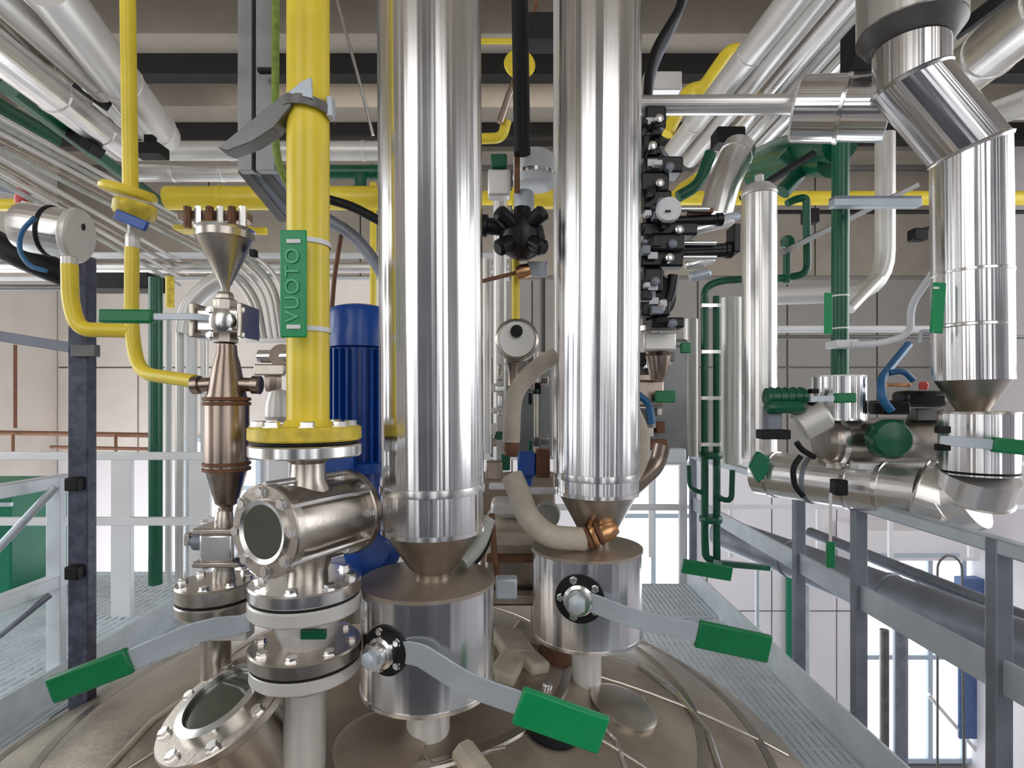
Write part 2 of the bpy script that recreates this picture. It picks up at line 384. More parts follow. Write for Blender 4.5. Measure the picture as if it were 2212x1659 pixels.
# sight port on the dome (oval by perspective, at lower left)
sp = P(482, 1522, 1.36); sx, sy, sz = sp.x, sp.y, sp.z
port = thing('sight_port', 'round bolted sight port with dark glass low on the left of the dome', 'sight port', (sx, sy, sz))
ax = Vector((-.33, -.33, .89)).normalized(); c0 = Vector((sx, sy, sz))-ax*.07
B().lathe([(.10, -.16), (.10, .07), (.001, .07)], c0, ax, 48).build('neck', 'steel', port)
fl = flange(port, c0+ax*.05, ax, .160, .024, 8, 'steel', bc=.86)
B().lathe([(.085, .0), (.105, 0), (.105, .02), (.085, .024), (.085, 0)], c0+ax*.072, ax, 48).build('inner_ring', 'bright', port)
B().lathe([(.084, 0), (.084, .012), (.001, .012)], c0+ax*.073, ax, 48).build('glass', 'dglass', port)

# walkway grating: bearing bars clipped round the tank (past counting: one part) on frames
def grating(name, label, x0, x1, y0, y1, step=.05):
    b = B()
    def spans(lo, hi, fixed, horiz):
        c = DC.y if horiz else DC.x; o_ = DC.x if horiz else DC.y; R = RD+.10; q = R*R-(fixed-o_)**2
        if q <= 0: return [(lo, hi)]
        q = math.sqrt(q); out = []
        if c-q > lo: out.append((lo, min(hi, c-q)))
        if c+q < hi: out.append((max(lo, c+q), hi))
        return out
    n = int((x1-x0)/step)
    for i in range(n+1):
        x = x0+i*(x1-x0)/n
        for a, c in spans(y0, y1, x, True):
            if c-a > .02: b.box((x, (a+c)/2, ZG-.016), (.025, c-a, .032))
    m = int((y1-y0)/.10)
    for i in range(m+1):
        y = y0+i*(y1-y0)/m
        for a, c in spans(x0, x1, y, False):
            if c-a > .02: b.box(((a+c)/2, y, ZG-.006), (c-a, .014, .010))
    o = b.build(name, 'galvl'); tag(o, label, 'grating', kind='stuff'); return o
grating('walkway_grating', 'galvanised grating of the walkway round the tank', -2.12, 1.33, .4, 3.58, .033)
grating('walkway_grating', 'galvanised grating of the far right stretch of the walkway', .15, 1.33, 3.64, 4.3, .033)
grating('side_grating', 'galvanised grating beyond the left handrail', -5.0, -2.3, 1.5, 4.6, .05)
# kerb ring round the tank opening and toe plates
B_ = B(); B_.lathe([(RD+.07, ZG-.06), (RD+.07, ZG+.012), (RD+.09, ZG+.012), (RD+.09, ZG-.06)], (DC.x, DC.y, 0), (0, 0, 1), 96, False)
tag(B_.build('opening_kerb', 'galv'), 'narrow galvanised rim edging the walkway around the tank', 'kerb')
def plate(name, label, p0, p1, th, ht, m='galvl', cat='toe plate'):
    return tag(B().beam(p0, p1, th, ht).build(name, m, None, .002), label, cat)
plate('toe_plate', 'pale galvanised toe plate along the right edge of the walkway', (1.36, .5, ZG+.03), (1.36, 4.3, ZG+.03), .012, .24)
plate('toe_plate', 'pale galvanised toe plate along the left edge of the walkway', (-2.16, .5, ZG+.02), (-2.16, 3.6, ZG+.02), .012, .26)
plate('toe_plate', 'white toe plate along the back edge of the walkway', (-2.16, 3.61, ZG+.05), (.12, 3.61, ZG+.05), .012, .20, 'white')
# structural beams carrying the walkway
for nm, lb, a, b_, h in (('support_beam', 'grey steel beam under the right edge of the walkway', (1.42, .6, ZG-.22), (1.42, 4.4, ZG-.22), .26),
                     ('support_beam', 'grey steel beam under the left edge of the walkway', (-2.22, .6, ZG-.22), (-2.22, 3.6, ZG-.22), .26),
                     ('support_beam', 'grey steel beam under the back edge of the walkway', (-5.0, 4.48, ZG-.22), (1.4, 4.48, ZG-.22), .26)):
    o = B(); o.beam(a, b_, .012, h); hx = h/2-.006
    for s in (-1, 1): o.beam((a[0], a[1], a[2]+s*hx), (b_[0], b_[1], b_[2]+s*hx), .12, .012)
    tag(o.build(nm, 'galvd'), lb, 'beam')
for nm, lb, x, y in (('support_column', 'dark steel column under the near right corner of the walkway', 1.5, 1.0), ('support_column', 'dark steel column holding the far right corner of the walkway', 1.5, 4.5),
                 ('support_column', 'dark steel column holding the far left corner of the walkway', -2.3, 4.5), ('support_column', 'dark steel column under the outer left grating', -4.8, 4.5)):
    o = B(); o.box((x, y, (ZG-.35)/2), (.012, .14, ZG-.35))
    for s in (-1, 1): o.box((x+s*.075, y, (ZG-.35)/2), (.012, .15, ZG-.35))
    tag(o.build(nm, 'galvd'), lb, 'column')

# handrails: posts and rails as parts
def handrail(name, label, p0, p1, posts, m, pw=.06, top=.98, mid=.56, rw=.05, low=None, ph=None):
    p0 = Vector(p0); p1 = Vector(p1)
    t = thing(name, label, 'handrail', (p0+p1)/2)
    up = Vector((0, 0, 1))
    B().beam(p0+up*top, p1+up*top, rw, rw).build('top_rail', m, t, .006)
    B().beam(p0+up*mid, p1+up*mid, .012 if low else rw, low or rw).build('knee_rail', m, t, .003)
    for f in posts:
        q = p0.lerp(p1, f)
        B().box(q+up*((top-.06)/2), (pw, .04, top+.10)).build('post', ph or m, t, .004)
    return t
handrail('handrail', 'blue-grey galvanised handrail with flat knee board at the right edge', (1.40, .9, ZG), (1.40, 4.3, ZG), (.03, .205, .395, .533, 1), 'galv', .05, .99, .62, .045, .10, 'galvd')
handrail('handrail', 'galvanised handrail along the left edge behind the dark pole', (-2.2, 1.2, ZG), (-2.2, 2.76, ZG), (.0, .95), 'galvl', .07, 1.02, .54, .06)
handrail('handrail', 'white handrail across the back of the walkway', (-4.2, 3.66, ZG), (.10, 3.66, ZG), (.05, .38, .50, .62, .8, 1), 'white', .13, 1.05, .62, .05)
handrail('handrail', 'short white handrail closing the far right corner of the walkway', (.2, 4.36, ZG), (1.34, 4.36, ZG), (0, .5, 1), 'white', .06, 1.0, .58, .045)
handrail('handrail', 'white handrail in front of the pink-white wall far right', (1.6, 6.4, ZG-.3), (6.2, 6.4, ZG-.3), (.0, .2, .42, .6, .8, 1), 'white', .05, 1.0, .5, .045)
# stair rail running down to the left
st = thing('stair_rail', 'sloping grey stair rail crossing the green cabinet', 'stair rail', P(20, 1240, 2.5))
B().tube([P(-60, 1245, 2.40), P(120, 1052, 2.55)], .018, 14).build('top_rail', 'galv', st)
B().tube([P(-60, 1420, 2.40), P(108, 1285, 2.55)], .014, 14).build('knee_rail', 'galvd', st)
# green cabinet outside the left rail
gc = thing('green_cabinet', 'large green painted cabinet behind the left handrail', 'cabinet', (-4.0, 4.1, ZG))
B().box((-4.15, 4.1, ZG+.38), (1.35, .5, .76)).build('body', 'gpan', gc, .012)
B().box((-4.15, 4.08, ZG+.80), (1.42, .58, .05)).build('lid', 'gpan', gc, .006)
B().box((-4.15, 3.83, ZG+.70), (1.40, .03, .03)).build('trim_strip', 'galv', gc, .003)
# dark pole
pole = thing('upright_pole', 'tall navy mottled upright pole at the far left', 'pole', P(178, 1540, 2.15))
B().box((P(178, 1040, 2.15).x, 2.15, (P(0, 555, 2.15).z+ZG)/2), (w(42, 2.15), .05, P(0, 555, 2.15).z-ZG)).build('post', 'navy', pole, .004)
for y in (1045, 1235): B().box(P(163, y, 2.11), (.05, .05, .05)).build('clamp_block', 'black', pole, .005)
B().box(P(178, 1535, 2.15), (.16, .12, .012)).build('base_plate', 'navy', pole, .002)
bc = thing('brace_bar', 'dark angled bar running left from the navy pole', 'bar', P(80, 740, 2.2))
B().beam(P(-40, 720, 2.1), P(160, 752, 2.16), .03, w(22, 2.1)).build('bar', 'galvd', bc, .002)
B().box(P(185, 758, 2.12), (w(52, 2.12), .03, w(26, 2.12))).build('clamp', 'grey', bc, .003)

# ================================================================== THE TWO CLAD STEEL PIPES AND THEIR VALVE CANS
def clad_pipe(label, cx_t, cx_b, d, rpx, y_ring, y_rim, y_neck, neckpx, side):
    p0 = P(cx_b, y_rim, d); p1 = P(cx_t, -420, d); ax = (p1-p0).normalized(); r = w(rpx, d)
    t = thing('clad_pipe', label, 'pipe', P(cx_b, y_neck, d))
    L = (p1-p0).length; yr = (p0.z-P(0, y_ring, d).z)*-1
    B().lathe([(r*1.0, yr), (r, L)], p0, ax, 72).build('pipe', 'clad', t)
    B().lathe([(r*.985, 0), (r*.985, yr)], p0, ax, 72).build('lower_sleeve', 'clad', t)
    B().lathe([(r*.98, yr-.012), (r*1.018, yr-.010), (r*1.022, yr), (r*1.018, yr+.010), (r*.98, yr+.012)], p0, ax, 72).build('joint_band', 'bright', t)
    B().lathe([(r*.97, .004), (r*1.0, .006), (r*1.0, -.006), (r*.97, -.008)], p0, ax, 72).build('rim', 'bright', t)
    n = w(neckpx, d); zc = P(cx_b, y_neck, d).z-p0.z
    B().lathe([(r*.97, 0), (n*1.35, zc*.72), (n*1.05, zc*.8), (n, zc*.86), (n, zc*1.05)], p0, ax, 56).build('cone', 'steel', t)
    return t
clad_pipe('wide polished clad steel pipe in the middle of the view', 925, 935, 1.54, 112, 1052, 1140, 1256, 38, 1)
clad_pipe('second polished clad steel pipe to the right of the middle, further back', 1299, 1291, 1.88, 89, 1026, 1063, 1186, 28, 1)
def can(label, cx, d, rpx, y_top, y_bot, stubpx, stub_y, gx, gy, lv, g0, g1, gw, gm):
    c = P(cx, y_top, d); r = w(rpx, d); zb = P(cx, y_bot, d).z
    t = thing('valve_can', label, 'valve', (c.x, c.y, P(cx, stub_y, d).z))
    H = c.z-zb
    B().lathe([(r, 0), (r, H)], (c.x, c.y, zb), (0, 0, 1), 72).build('jacket', 'clad', t)
    B().lathe([(r*.985, H-.005), (r*1.02, H-.004), (r*1.02, H+.006), (r*.99, H+.007), (.02, H+.016)], (c.x, c.y, zb), (0, 0, 1), 72).build('top_plate', 'dome', t)
    B().lathe([(.02, -.006), (r*1.01, -.006), (r*1.015, .004), (r*.985, .005)], (c.x, c.y, zb), (0, 0, 1), 72).build('bottom_rim', 'bright', t)
    s = w(stubpx, d); zs = P(cx, stub_y, d).z
    B().lathe([(s, zs), (s, zb-.005), (s*1.06, zb-.004), (s*1.06, zb+.002)], (c.x, c.y, 0), (0, 0, 1), 40).build('nozzle', 'pale', t)
    # spindle gland poking through a black-lipped hole
    g = P(gx, gy, d); gd = Vector((g.x-c.x, 0, 0)); yy = c.y-math.sqrt(max(.0001, (r*1.0)**2-gd.x**2)); an = Vector((gd.x, yy-c.y, 0)).normalized()
    g = Vector((c.x+an.x*r, c.y+an.y*r, CZ-(gy-HY)/K*(c.y+an.y*r)))
    g.x = c.x+an.x*r
    k = w(1, d)
    ho = B().lathe([(48*k, -.01), (48*k, .004), (30*k, .006)], g, an, 40).build('hole_lip', 'black', t)
    B().lathe([(30*k, 0), (30*k, .022), (24*k, .026), (24*k, .05), (.001, .052)], g, an, 24).build('gland', 'bright', t)
    for a in range(5):
        q = g+Vector((math.cos(a*1.256)*an.y, -math.cos(a*1.256)*an.x, math.sin(a*1.256)))*37*k+an*.004
        bolt(ho, q, an, 7*k)
    nt = B().lathe([(17*k, 0), (17*k, .016), (12*k, .02), (.001, .022)], g+an*.05, an, 6).build('spindle_nut', 'galv', t)
    h = lever(t, lv, 50 if d < 1.7 else 40, lv[0][2], g0, g1, gw, gm=gm)
    return t
can('jacketed valve at the foot of the wide middle pipe, long lever and green grip coloured as lit', 925, 1.54, 143, 1253, 1470, 47, 1640, 862, 1405,
    [(855, 1408, 1.36), (905, 1412, 1.34), (1010, 1480, 1.33), (1150, 1528, 1.33)], (1118, 1522, 1.33), (1304, 1588, 1.33), 80, 'glit')
can('jacketed valve at the foot of the second polished pipe, lever with dark green grip', 1267, 1.88, 118, 1183, 1360, 32, 1500, 1238, 1293,
    [(1232, 1290, 1.69), (1275, 1300, 1.67), (1360, 1335, 1.66), (1520, 1368, 1.66)], (1505, 1368, 1.66), (1662, 1402, 1.66), 58, 'green')
# second jacket behind the rear can
o = B().lathe([(w(70, 2.2), P(0, 1400, 2.2).z), (w(70, 2.2), P(0, 1178, 2.2).z), (.01, P(0, 1176, 2.2).z)], (P(1215, 0, 2.2).x, 2.2, 0), (0, 0, 1), 48).build('nozzle_jacket', 'clad')
tag(o, 'narrow steel jacket half hidden behind the second valve can', 'jacket')

# ================================================================== YELLOW PIPE, SIGHT GLASS, BALL VALVE
D1 = 1.40
yp = thing('yellow_gas_pipe', 'thick bright yellow vertical pipe with bolted yellow flange', 'pipe', P(666, 955, D1))
B().lathe([(w(47, D1), P(0, 925, D1).z), (w(47, D1), P(0, -420, D1).z)], (P(666, 0, D1).x, D1, 0), (0, 0, 1), 48).build('pipe', 'yellow', yp)
flange(yp, P(661, 950, D1), (0, 0, 1), w(124, D1), w(30, D1), 8, 'yelo', br=.0165, bc=.80, ph=.5)
B().lathe([(w(47, D1), .02), (w(60, D1), 0), (w(60, D1), -.004)], P(666, 922, D1), (0, 0, 1), 40).build('weld_collar', 'yellow', yp)

sg = thing('sight_glass', 'bulky stainless sight glass with round dark window under the yellow flange', 'sight glass', P(660, 1290, D1))
zc = P(0, 1125, D1).z; xc = P(665, 0, D1).x; cc = Vector((xc, D1, zc))
flange(sg, P(661, 984, D1), (0, 0, 1), w(124, D1), w(26, D1), 0, 'bright', name='top_flange')
gasket(sg, P(661, 956, D1), (0, 0, 1), w(118, D1), .005)
k1 = w(1, D1)
B().lathe([(52*k1, P(0, 1060, D1).z), (40*k1, P(0, 1035, D1).z), (38*k1, P(0, 1000, D1).z), (60*k1, P(0, 985, D1).z)], (xc, D1, 0), (0, 0, 1), 40).build('top_neck', 'steel', sg)
B().lathe([(72*k1, P(0, 1272, D1).z), (46*k1, P(0, 1262, D1).z), (44*k1, P(0, 1230, D1).z), (60*k1, P(0, 1190, D1).z)], (xc, D1, 0), (0, 0, 1), 40).build('bottom_neck', 'steel', sg)
sa = Vector((-.44, -.90, 0)).normalized()                          # axis of the glass towards the viewer and left
B().lathe([(60*k1, -.155), (78*k1, -.13), (82*k1, -.06), (82*k1, .06), (78*k1, .10), (60*k1, .11)], cc, sa, 56).build('body', 'steel', sg)
ff = flange(sg, cc+sa*.105, sa, 94*k1, .026, 8, 'steel', br=.0125, bc=.83, name='front_flange', ph=.1)
B().lathe([(54*k1, 0), (63*k1, 0), (63*k1, .010), (54*k1, .006), (54*k1, 0)], cc+sa*.130, sa, 48).build('glass_ring', 'bright', sg)
B().lathe([(54*k1, 0), (54*k1, .008), (.001, .008)], cc+sa*.128, sa, 48).build('glass', 'dglass', sg)
flange(sg, cc-sa*.15, sa, 98*k1, .026, 8, 'steel', br=.0125, name='rear_flange', bc=.84, ph=.1)
for s in (-1, 1):
    v = Vector((0, 0, 1)); B().tube([cc+v*s*92*k1-sa*.13, cc+v*s*92*k1+sa*.13], .008, 10).build('tie_rod', 'bright', sg)
side = sa.cross(Vector((0, 0, 1)))
for s in (-1, 1):
    for z in (-55, 55): B().tube([cc+side*s*74*k1+Vector((0, 0, z*k1))-sa*.13, cc+side*s*74*k1+Vector((0, 0, z*k1))+sa*.13], .007, 10).build('tie_rod', 'bright', sg)

def z_near(py, d, r): return CZ-(py-HY)/K*(d-r)
rf = w(124, D1)
z1 = z_near(1294, D1, rf); z2 = z_near(1329, D1, rf); z3 = z_near(1366, D1, rf)
flange(sg, (xc-.005, D1, z2+.004), (0, 0, 1), rf, z1-z2-.004, 8, 'bright', br=.0135, name='bottom_flange', ph=.1)
bv = thing('flanged_ball_valve', 'flanged steel ball valve below the sight glass, lever to the left', 'valve', (xc, D1, z3-.3))
gasket(bv, (xc-.005, D1, z2-.002), (0, 0, 1), rf*.96, .006)
flange(bv, (xc-.005, D1, z3), (0, 0, 1), rf, z2-z3-.003, 0, 'pale', name='upper_flange')
z4 = z_near(1444, D1, rf); z5 = z_near(1478, D1, rf); z6 = z_near(1516, D1, rf)
B().lathe([(58*k1, z4-.01), (60*k1, z4+.01), (70*k1, z4+.03), (72*k1, z3-.02), (66*k1, z3)], (xc, D1, 0), (0, 0, 1), 48).build('body', 'pale', bv)
B().box((xc+.045, D1-.085, (z3+z4)/2+.012), (.06, .012, .022)).build('label_plate', 'gpipe', bv, .002)
flange(bv, (xc-.005, D1, z5), (0, 0, 1), rf, z4-z5, 8, 'steel', br=.013, name='lower_flange', ph=.1)
gasket(bv, (xc-.005, D1, z5-.006), (0, 0, 1), rf*.97, .006)
B().lathe([(48*k1, z6-.04), (62*k1, z6-.02), (70*k1, z6), (110*k1, z6+.004)], (xc-.005, D1, 0), (0, 0, 1), 48).build('weld_neck', 'steel', bv)
flange(bv, (xc-.005, D1, z6), (0, 0, 1), rf*.97, z5-z6-.006, 0, 'pale', name='counter_flange')
B().lathe([(46*k1, P(0, 1690, D1).z), (47*k1, z6-.03)], (xc-.008, D1, 0), (0, 0, 1), 40).build('nozzle', 'pale', bv)
B().box((P(512, 1352, D1).x, D1-.02, P(0, 1352, D1).z), (w(75, D1), .05, w(34, D1))).build('stop_block', 'pale', bv, .004)
lever(bv, [(540, 1345, 1.34), (430, 1362, 1.31), (270, 1432, 1.29)], 46, 1.3, (283, 1425, 1.29), (110, 1492, 1.27), 56)

# green name plate on the yellow pipe, held by strap clips
sn = thing('pipe_sign', 'vertical green plastic sign strapped to the yellow pipe reading VUOTO', 'sign', P(634, 728, 1.30))
so = B().box(P(634, 613, 1.30), (w(58, 1.30), .006, w(232, 1.30))).build('plate', 'gsign', sn, .004)
for yy in (521, 706):
    B().box(P(634, yy, 1.295), (w(30, 1.3), .004, w(9, 1.3))).build('clip', 'white', sn, .001)
    B().lathe([(w(49, D1), -.006), (w(49, D1), .006), (w(50.5, D1), .006), (w(50.5, D1), -.006), (w(49, D1), -.006)], P(666, yy+8, D1), (0, 0, 1), 40).build('strap', 'white', sn)
tx = bpy.data.curves.new('lettering', 'FONT'); tx.body = 'VUOTO'; tx.size = .047; tx.extrude = .001; tx.align_x = 'CENTER'; tx.align_y = 'CENTER'; tx.space_character = 1.08
tx.materials.append(M['gtext'])
tmp = bpy.data.objects.new('lettering_curve', tx); tme = bpy.data.meshes.new_from_object(tmp); bpy.data.objects.remove(tmp)
to = bpy.data.objects.new('lettering', tme); COL.objects.link(to); put(to, P(632, 616, 1.294), sn); to.rotation_euler = (PI/2, -PI/2, 0)

# angle bracket clamped round the yellow pipe
br = thing('pipe_bracket', 'grey angle iron bracket clamped round the yellow pipe', 'bracket', P(600, 260, 1.4))
n_ = Vector((0, .02, 0))
B().prism([P(470, 318, 1.46), P(600, 213, 1.36), P(625, 196, 1.34), P(628, 228, 1.34), P(590, 275, 1.36), P(545, 305, 1.42), P(490, 326, 1.46)], (0, .05, 0)).build('angle_arm', 'grey', br, .002)
B().prism([P(622, 200, 1.335), P(650, 176, 1.335), P(672, 166, 1.335), P(674, 212, 1.335), P(640, 204, 1.335)], (0, .008, 0)).build('corner_plate', 'galv', br, .001)
b = B(); rows = []
for i in range(25):
    a = PI*.98+(PI*1.10)*i/24; r = w(53, 1.4); c = P(666, 238, 1.4)
    x = c.x+r*math.cos(a); y = c.y+r*math.sin(a); z = c.z-(i-6)*.0009
    rows.append([Vector((x, y, z-.012)), Vector((x, y, z+.012)), Vector((c.x+(r+.004)*math.cos(a), c.y+(r+.004)*math.sin(a), z+.012)), Vector((c.x+(r+.004)*math.cos(a), c.y+(r+.004)*math.sin(a), z-.012))])
b.quadgrid(rows, True, None, True, True); b.build('clamp_band', 'grey', br)
B().box(P(715, 235, 1.385), (.014, .03, .05)).build('clamp_lug', 'galv', br, .002)

# ================================================================== LEFT COLUMN: funnel, valves, filter
D2 = 1.5; k2 = w(1, D2)
fu = thing('steel_funnel', 'open steel funnel at the top of the left column', 'funnel', P(487, 640, D2))
c = P(487, 640, D2)
B().lathe([(9*k2, 0), (10*k2, 20*k2), (62*k2, 118*k2), (66*k2, 121*k2), (66*k2, 142*k2), (62*k2, 142*k2), (60*k2, 122*k2), (8*k2, 22*k2)], c, (0, 0, 1), 48).build('cone', 'steel', fu)
B().lathe([(66*k2, 0), (70*k2, 4*k2), (66*k2, 8*k2)], P(487, 504, D2), (0, 0, 1), 48).build('rolled_rim', 'bright', fu)
B().box(P(548, 548, D2), (.016, .02, .02)).build('tab', 'black', fu, .002)
v1 = thing('ball_valve', 'steel ball valve below the funnel, green lever pointing left', 'valve', P(487, 750, D2))
B().lathe([(28*k2, 0), (28*k2, 22*k2), (20*k2, 26*k2), (20*k2, 34*k2), (16*k2, 40*k2)], P(487, 672, D2), (0, 0, 1), 8).build('top_nut', 'steel', v1)
B().box(P(487, 697, D2), (92*k2, 70*k2, 52*k2)).build('body', 'bright', v1, .008)
for s in (-1, 1): B().box(P(487+s*50, 697, D2), (10*k2, 84*k2, 72*k2)).build('end_plate', 'steel', v1, .003)
B().lathe([(24*k2, 0), (24*k2, 20*k2), (12*k2, 26*k2)], P(487, 695, D2-35*k2), (0, -1, 0), 24).build('bonnet', 'bright', v1)
for sx_ in (-34, 34):
    for zz in (670, 724): bolt(v1, P(487+sx_, zz, D2-34*k2), (0, -1, 0), 7*k2)
B().lathe([(30*k2, 0), (30*k2, 18*k2), (20*k2, 22*k2), (20*k2, 30*k2)], P(487, 722, D2), (0, 0, -1), 8).build('bottom_nut', 'steel', v1)
lever(v1, [(470, 690, D2-.06), (425, 684, D2-.07), (300, 684, D2-.07)], 14, D2, (332, 684, D2-.07), (216, 683, D2-.07), 28)
fi = thing('inline_filter', 'heat-browned steel filter housing in the left column', 'filter', P(490, 1100, D2))
c = P(490, 1105, D2); prof = [(14, 0), (15, 12), (26, 18), (46, 88), (50, 92), (50, 230), (48, 240), (44, 252), (30, 320), (24, 338), (22, 360)]
B().lathe([(r*k2, h*k2) for r, h in prof], c, (0, 0, 1), 48).build('housing', 'brown', fi)
for y in (862, 872, 1001, 1013): B().lathe([(50*k2, -4*k2), (54*k2, -3*k2), (54*k2, 3*k2), (50*k2, 4*k2)], P(490, y, D2), (0, 0, 1), 48).build('band', 'rust', fi)
for s in (-1, 1): B().lathe([(15*k2, 0), (15*k2, 26*k2), (20*k2, 27*k2), (20*k2, 42*k2), (14*k2, 44*k2)], P(490+s*30, 830, D2), (s, 0, -.05), 20).build('side_stub', 'brown', fi)
v2 = thing('ball_valve', 'three-piece steel ball valve under the brown filter', 'valve', P(480, 1240, D2))
cx2 = 484
B().box(P(cx2, 1176, D2), (72*k2, 70*k2, 60*k2)).build('body', 'bright', v2, .008)
for y, ww in ((1140, 98), (1210, 98)): B().box(P(cx2, y, D2), (ww*k2, 78*k2, 12*k2)).build('end_plate', 'steel', v2, .004)
for xx in (-42, 42):
    for yy in (1130, 1222): bolt(v2, P(cx2+xx, yy, D2-26*k2), (0, 0, 1 if yy < 1180 else -1), 8*k2)
    B().tube([P(cx2+xx, 1145, D2-26*k2), P(cx2+xx, 1205, D2-26*k2)], 5*k2, 10).build('tie_bolt', 'bright', v2)
B().lathe([(22*k2, 0), (20*k2, 30*k2), (15*k2, 36*k2)], P(cx2, 1134, D2), (0, 0, 1), 30).build('top_neck', 'steel', v2)
B().lathe([(22*k2, 0), (22*k2, 40*k2)], P(cx2, 1214, D2), (0, 0, -1), 30).build('bottom_neck', 'steel', v2)
B().lathe([(20*k2, 0), (20*k2, 26*k2), (10*k2, 30*k2), (10*k2, 44*k2)], P(cx2-36, 1168, D2), (-1, 0, 0), 24).build('spindle', 'galvd', v2)
B().box(P(408, 1164, D2), (12*k2, 20*k2, 26*k2)).build('spindle_block', 'steel', v2, .003)
fn = thing('tank_nozzle', 'flanged nozzle on the dome below the left column', 'nozzle', P(466, 1500, D2))
rn = w(90, D2); za = z_near(1285, D2, rn); zb = z_near(1322, D2, rn); zc_ = z_near(1352, D2, rn); xn = P(466, 0, D2).x
flange(fn, (xn, D2, zb), (0, 0, 1), rn, za-zb, 8, 'steel', br=.011, name='upper_flange', ph=.2)
gasket(fn, (xn, D2, zb-.005), (0, 0, 1), rn*.97, .005)
flange(fn, (xn, D2, zc_), (0, 0, 1), rn, zb-zc_-.005, 0, 'steel', name='lower_flange')
B().lathe([(34*k2, domez(xn, D2)-.03), (34*k2, zc_-.05), (55*k2, zc_)], (xn, D2, 0), (0, 0, 1), 40).build('neck', 'steel', fn)
B().lathe([(26*k2, za), (24*k2, za+.03)], (P(cx2, 0, D2).x, D2, 0), (0, 0, 1), 30).build('top_stub', 'steel', fn)

# ================================================================== YELLOW GAS LINE AT THE LEFT
g = thing('yellow_gas_line', 'thin yellow pipe dropping from the ceiling to a yellow disc', 'pipe', P(279, 470, 1.6))
B().tube([P(270, -420, 1.6), P(282, 420, 1.6)], w(15, 1.6), 20).build('pipe', 'yellow', g)
B().lathe([(.02, 0), (w(60, 1.6), 0), (w(66, 1.6), .006), (w(66, 1.6), .016), (w(58, 1.6), .026), (.02, .024)], P(276, 424, 1.6), (.25, -.12, 1), 48).build('disc', 'yellow', g)
B().lathe([(w(44, 1.6), -.01), (w(50, 1.6), .0), (w(50, 1.6), .026), (w(44, 1.6), .034)], P(290, 462, 1.6), (.25, -.1, 1), 40).build('lower_ring', 'yelo', g)
bvv = thing('gas_valve', 'small steel valve with a blue lever under the yellow disc', 'valve', P(288, 540, 1.58))
B().lathe([(w(13, 1.6), 0), (w(17, 1.6), .01), (w(17, 1.6), .04), (w(12, 1.6), .05), (w(12, 1.6), .10)], P(287, 540, 1.6), (0, 0, 1), 8).build('body', 'pale', bvv)
B().beam(P(250, 462, 1.55), P(318, 490, 1.55), .012, w(22, 1.55)).build('handle_bar', 'blue', bvv, .003)
g2 = thing('yellow_gas_line', 'yellow pipe curving down from the blue-lever valve to the brown filter', 'pipe', P(285, 830, 1.6))
B().tube([P(285, 536, 1.6), P(284, 720, 1.6), P(300, 806, 1.58), P(422, 824, 1.5)], w(14, 1.6), 20, .12).build('pipe', 'yellow', g2)
B().tube([P(150, 572, 1.6), P(152, 655, 1.6), P(170, 712, 1.6), P(284, 714, 1.6)], w(16, 1.6), 20, .10).build('branch', 'yellow', g2)
B().lathe([(w(20, 1.6), -.01), (w(20, 1.6), .02), (w(15, 1.6), .025)], P(150, 572, 1.6), (0, 0, 1), 24).build('collar', 'pale', g2)
# round transmitter with a blue cable loop
tm = thing('pressure_transmitter', 'round steel transmitter with a drilled face at the far left', 'transmitter', P(130, 560, 1.7))
axm = Vector((.96, .16, -.14)).normalized(); c = P(112, 500, 1.75); k3 = w(1, 1.7)
B().lathe([(30*k3, -70*k3), (48*k3, -62*k3), (54*k3, -40*k3), (54*k3, 40*k3), (58*k3, 42*k3)], c, axm, 40).build('housing', 'alu', tm)
B().lathe([(58*k3, 42*k3), (60*k3, 46*k3), (60*k3, 56*k3), (56*k3, 60*k3), (.001, 61*k3)], c, axm, 40).build('cover', 'pale', tm)
B().lathe([(56*k3, -4*k3), (57*k3, 0), (56*k3, 4*k3)], c, axm, 40).build('seam_ring', 'black', tm)
B().lathe([(8*k3, 60*k3), (8*k3, 64*k3), (.001, 64*k3)], c+Vector((0, 0, 22*k3)), axm, 16).build('plug', 'black', tm)
tag(B().tube([P(75, 470, 1.62), P(45, 500, 1.62), P(40, 540, 1.62), P(62, 575, 1.62), P(100, 585, 1.62)], w(5, 1.62), 10, .03).build('cable', 'bhose'), 'blue cable looping beside the round transmitter', 'cable')
tag(B().tube([P(-60, 500, 1.9), P(60, 560, 1.9), P(160, 600, 1.95)], w(28, 1.9), 14, .1).build('hose', 'black'), 'thick black hose behind the round transmitter', 'hose')
# blue motor behind the yellow flange
D3 = 1.9; k4 = w(1, D3)
mo = thing('agitator_motor', 'upright blue electric motor between the yellow and wide steel pipes', 'motor', P(775, 1235, D3))
mx = 778
B().lathe([(.001, 0), (40*k4, 0), (62*k4, -6*k4), (68*k4, -18*k4), (69*k4, -90*k4), (64*k4, -92*k4)], P(mx, 662, D3), (0, 0, 1), 40).build('fan_cowl', 'blue', mo)
B().lathe([(58*k4, 0), (58*k4, 240*k4)], P(mx, 995, D3), (0, 0, 1), 40).build('body', 'blue', mo)
for i in range(26):
    a = 2*PI*i/26; q = P(mx, 875, D3)+Vector((math.cos(a), math.sin(a), 0))*62*k4
    B().box(q, (16*k4, 4*k4, 236*k4), Matrix.Rotation(a, 3, 'Z')).build('cooling_fin', 'blue', mo)
B().box(P(740, 1000, D3-.1), (w(60, 1.8), .09, w(70, 1.8))).build('terminal_box', 'blue', mo, .008)
B().lathe([(50*k4, 0), (76*k4, 4*k4), (76*k4, 24*k4), (60*k4, 30*k4)], P(mx, 1020, D3), (0, 0, 1), 40).build('flange', 'blue', mo)
